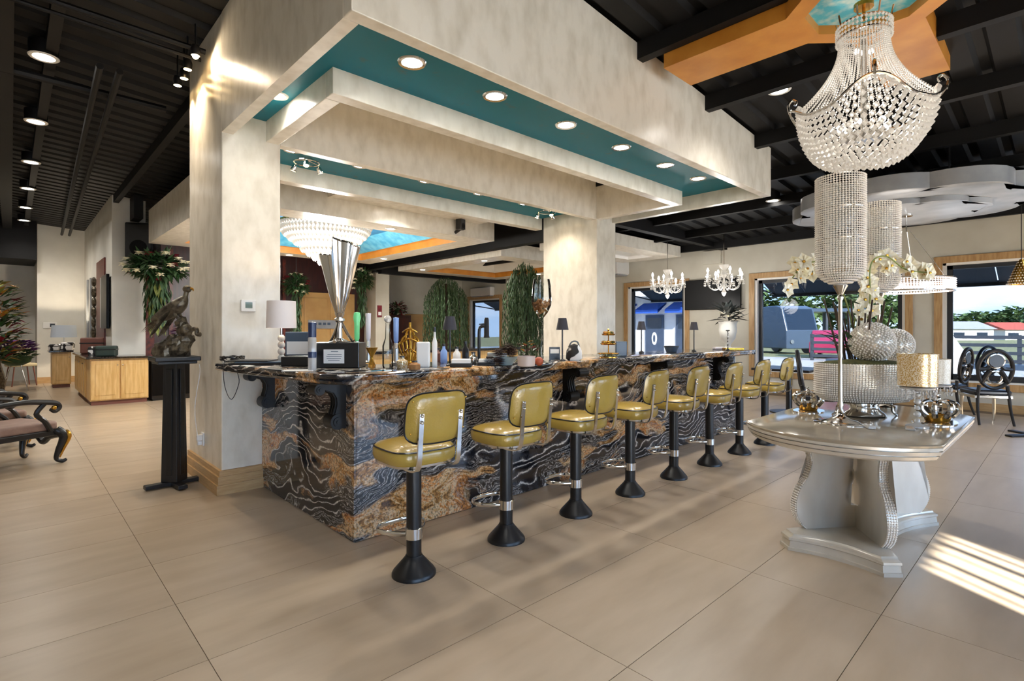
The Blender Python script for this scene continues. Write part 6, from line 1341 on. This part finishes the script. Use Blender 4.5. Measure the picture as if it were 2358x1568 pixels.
for x in (-1.2, 1.7): MB().cyl((x, -1.28, 0.45), 0.45, 0.3, 24, axis='Y').build('wheel', blackp, bs)
for s in (-0.8, 0.8): MB().cyl((-2.06, s, 0.8), 0.13, 0.06, 14, axis='X').build('headlamp', steel, bs)
# open pergola shelter behind the bus, car, fences
p = at_d(1893, 800, 42)
pg = thing('carport', (p.x, p.y, -0.15), FACE, 'dark open carport beside the bus', 'carport')
MB().box(-2.6, 3.0, -1.8, 1.8, 2.95, 3.2).build('roof', busm, pg, smooth=False)
for x in (-2.3, -0.6, 1.1, 2.7):
    for y in (-1.6, 1.6): MB().box(x - 0.08, x + 0.08, y - 0.08, y + 0.08, 0, 2.95).build('post', fencem, pg, smooth=False)
def car(loc, rz, m, lb):
    t = thing('parked_car', loc, rz, lb, 'car', 'parked cars')
    MB().prism_m([(-2.1, 0.3), (2.1, 0.3), (2.15, 0.75), (1.9, 0.92), (1.0, 1.0), (0.5, 1.5), (-1.1, 1.55), (-1.8, 1.0), (-2.1, 0.9)], -0.85, 0.85, Matrix.Identity(4)).build('body', m, t, smooth=False, bevel=0.08, seg=3)
    MB().prism_m([(0.9, 1.02), (0.45, 1.45), (-1.05, 1.48), (-1.55, 1.02)], -0.87, 0.87, Matrix.Identity(4)).build('window', busg, t, smooth=False)
    for x in (-1.35, 1.35):
        for y in (-0.88, 0.7): MB().cyl((x, y, 0.33), 0.33, 0.2, 20, axis='Y').build('wheel', blackp, t)
p = at_d(1917, 800, 30); car((p.x, p.y, -0.15), FACE + 0.9, carred, 'magenta red car behind the tall candle holder'); p = at_d(2072, 800, 17); car((p.x, p.y, -0.15), FACE + 1.35, carw, 'white car seen behind the rhinestone balls')
def fence(p0, p1, rails, lb, h=1.25):
    P0, P1 = Vector((*p0, -0.15)), Vector((*p1, -0.15)); L_ = (P1 - P0).length; rz = math.atan2(P1.y - P0.y, P1.x - P0.x)
    t = thing('rail_fence', P0, rz, lb, 'fence', 'dark rail fences'); n_ = max(2, int(L_ / 2.4))
    for i in range(n_ + 1): x = L_ * i / n_; MB().box(x - 0.07, x + 0.07, -0.07, 0.07, 0, h + 0.1).build('post', fencem, t, smooth=False)
    for k in range(rails): z = 0.25 + (h - 0.25) * k / (rails - 1); MB().box(0, L_, -0.09, -0.05, z - 0.07, z + 0.07).build('rail', fencem, t, smooth=False)
fence((30, 9.2), (30, -14), 4, 'dark rail fence along the paddock')
tag(MB().box(28, 29, -30, 8, -0.15, 0.05).build('yard_strip', busm, smooth=False), 'grey asphalt strip before the paddock fence', 'ground', kind='structure')
def tree(loc, r, h, lb, seed, m=treeg):
    t = thing('distant_tree', loc, 0, lb, 'tree', 'trees beyond the paddock'); q = random.Random(seed)
    MB().tube([(0, 0, 0), (0, 0, h * 0.55)], 0.25, 7).build('trunk', bark, t); b = MB()
    for k in range(420):
        v = Vector((q.gauss(0, 1), q.gauss(0, 1), q.gauss(0, 1))).normalized() * q.random() ** 0.35; a = q.random() * 6.28
        b.leafq((v.x * r, v.y * r, h * 0.6 + v.z * h * 0.4), (math.cos(a), math.sin(a), q.uniform(-1, 1)), r * 0.42, r * 0.3)
    tag(b.build('crown', m, t, smooth=False), kind='stuff')
tl_ = [(2200, 95, 3.0, 4.4), (2250, 118, 3.2, 5.6), (2296, 96, 2.6, 4.6), (2342, 100, 3.4, 5.8), (2400, 90, 3, 5.5), (2160, 106, 3, 4), (1755, 66, 2.2, 7.0), (1850, 60, 2.2, 7.4), (1935, 64, 2.4, 7.2), (2010, 58, 2.2, 7), (2090, 66, 2.4, 6)]
for k, (u, d, r, h) in enumerate(tl_): p = at_d(u, 760, d); tree((p.x, p.y, -0.15), r, h, ['tree at the sash edge of the paddock window', 'rounded tree above the long white shed', 'tree behind the gap in the sheds', 'tall tree above the red roof', 'tree beyond the photo edge', 'low tree beside the window casing', 'tree above the bus front', 'tree above the bus roof', 'tree above the carport', 'tree behind the orchid', 'tree behind the white car'][k], 50 + k)
def shed(u, d, w_, h, m, lb):
    p = at_d(u, 760, d); t = thing('distant_shed', (p.x, p.y, -0.15), FACE, lb, 'shed', 'sheds beyond the paddock')
    MB().box(-w_ / 2, w_ / 2, 0, 6, 0, h).build('wall', housew, t, smooth=False); MB().prism_m([(-0.4, h), (6.4, h), (3, h + 1.2)], -w_ / 2 - 0.3, w_ / 2 + 0.3, Matrix.Rotation(PI / 2, 4, 'Z')).build('roof', m, t, smooth=False)
    for x in (-w_ / 4, w_ / 4): MB().box(x - 0.8, x + 0.8, -0.05, 0, 0.3, h * 0.7).build('window', busg, t, smooth=False)
shed(2235, 80, 7, 1.7, roofg, 'long white shed with grey roof beyond the paddock'); shed(2352, 82, 5, 1.6, roofr, 'white house with red roof beyond the paddock')
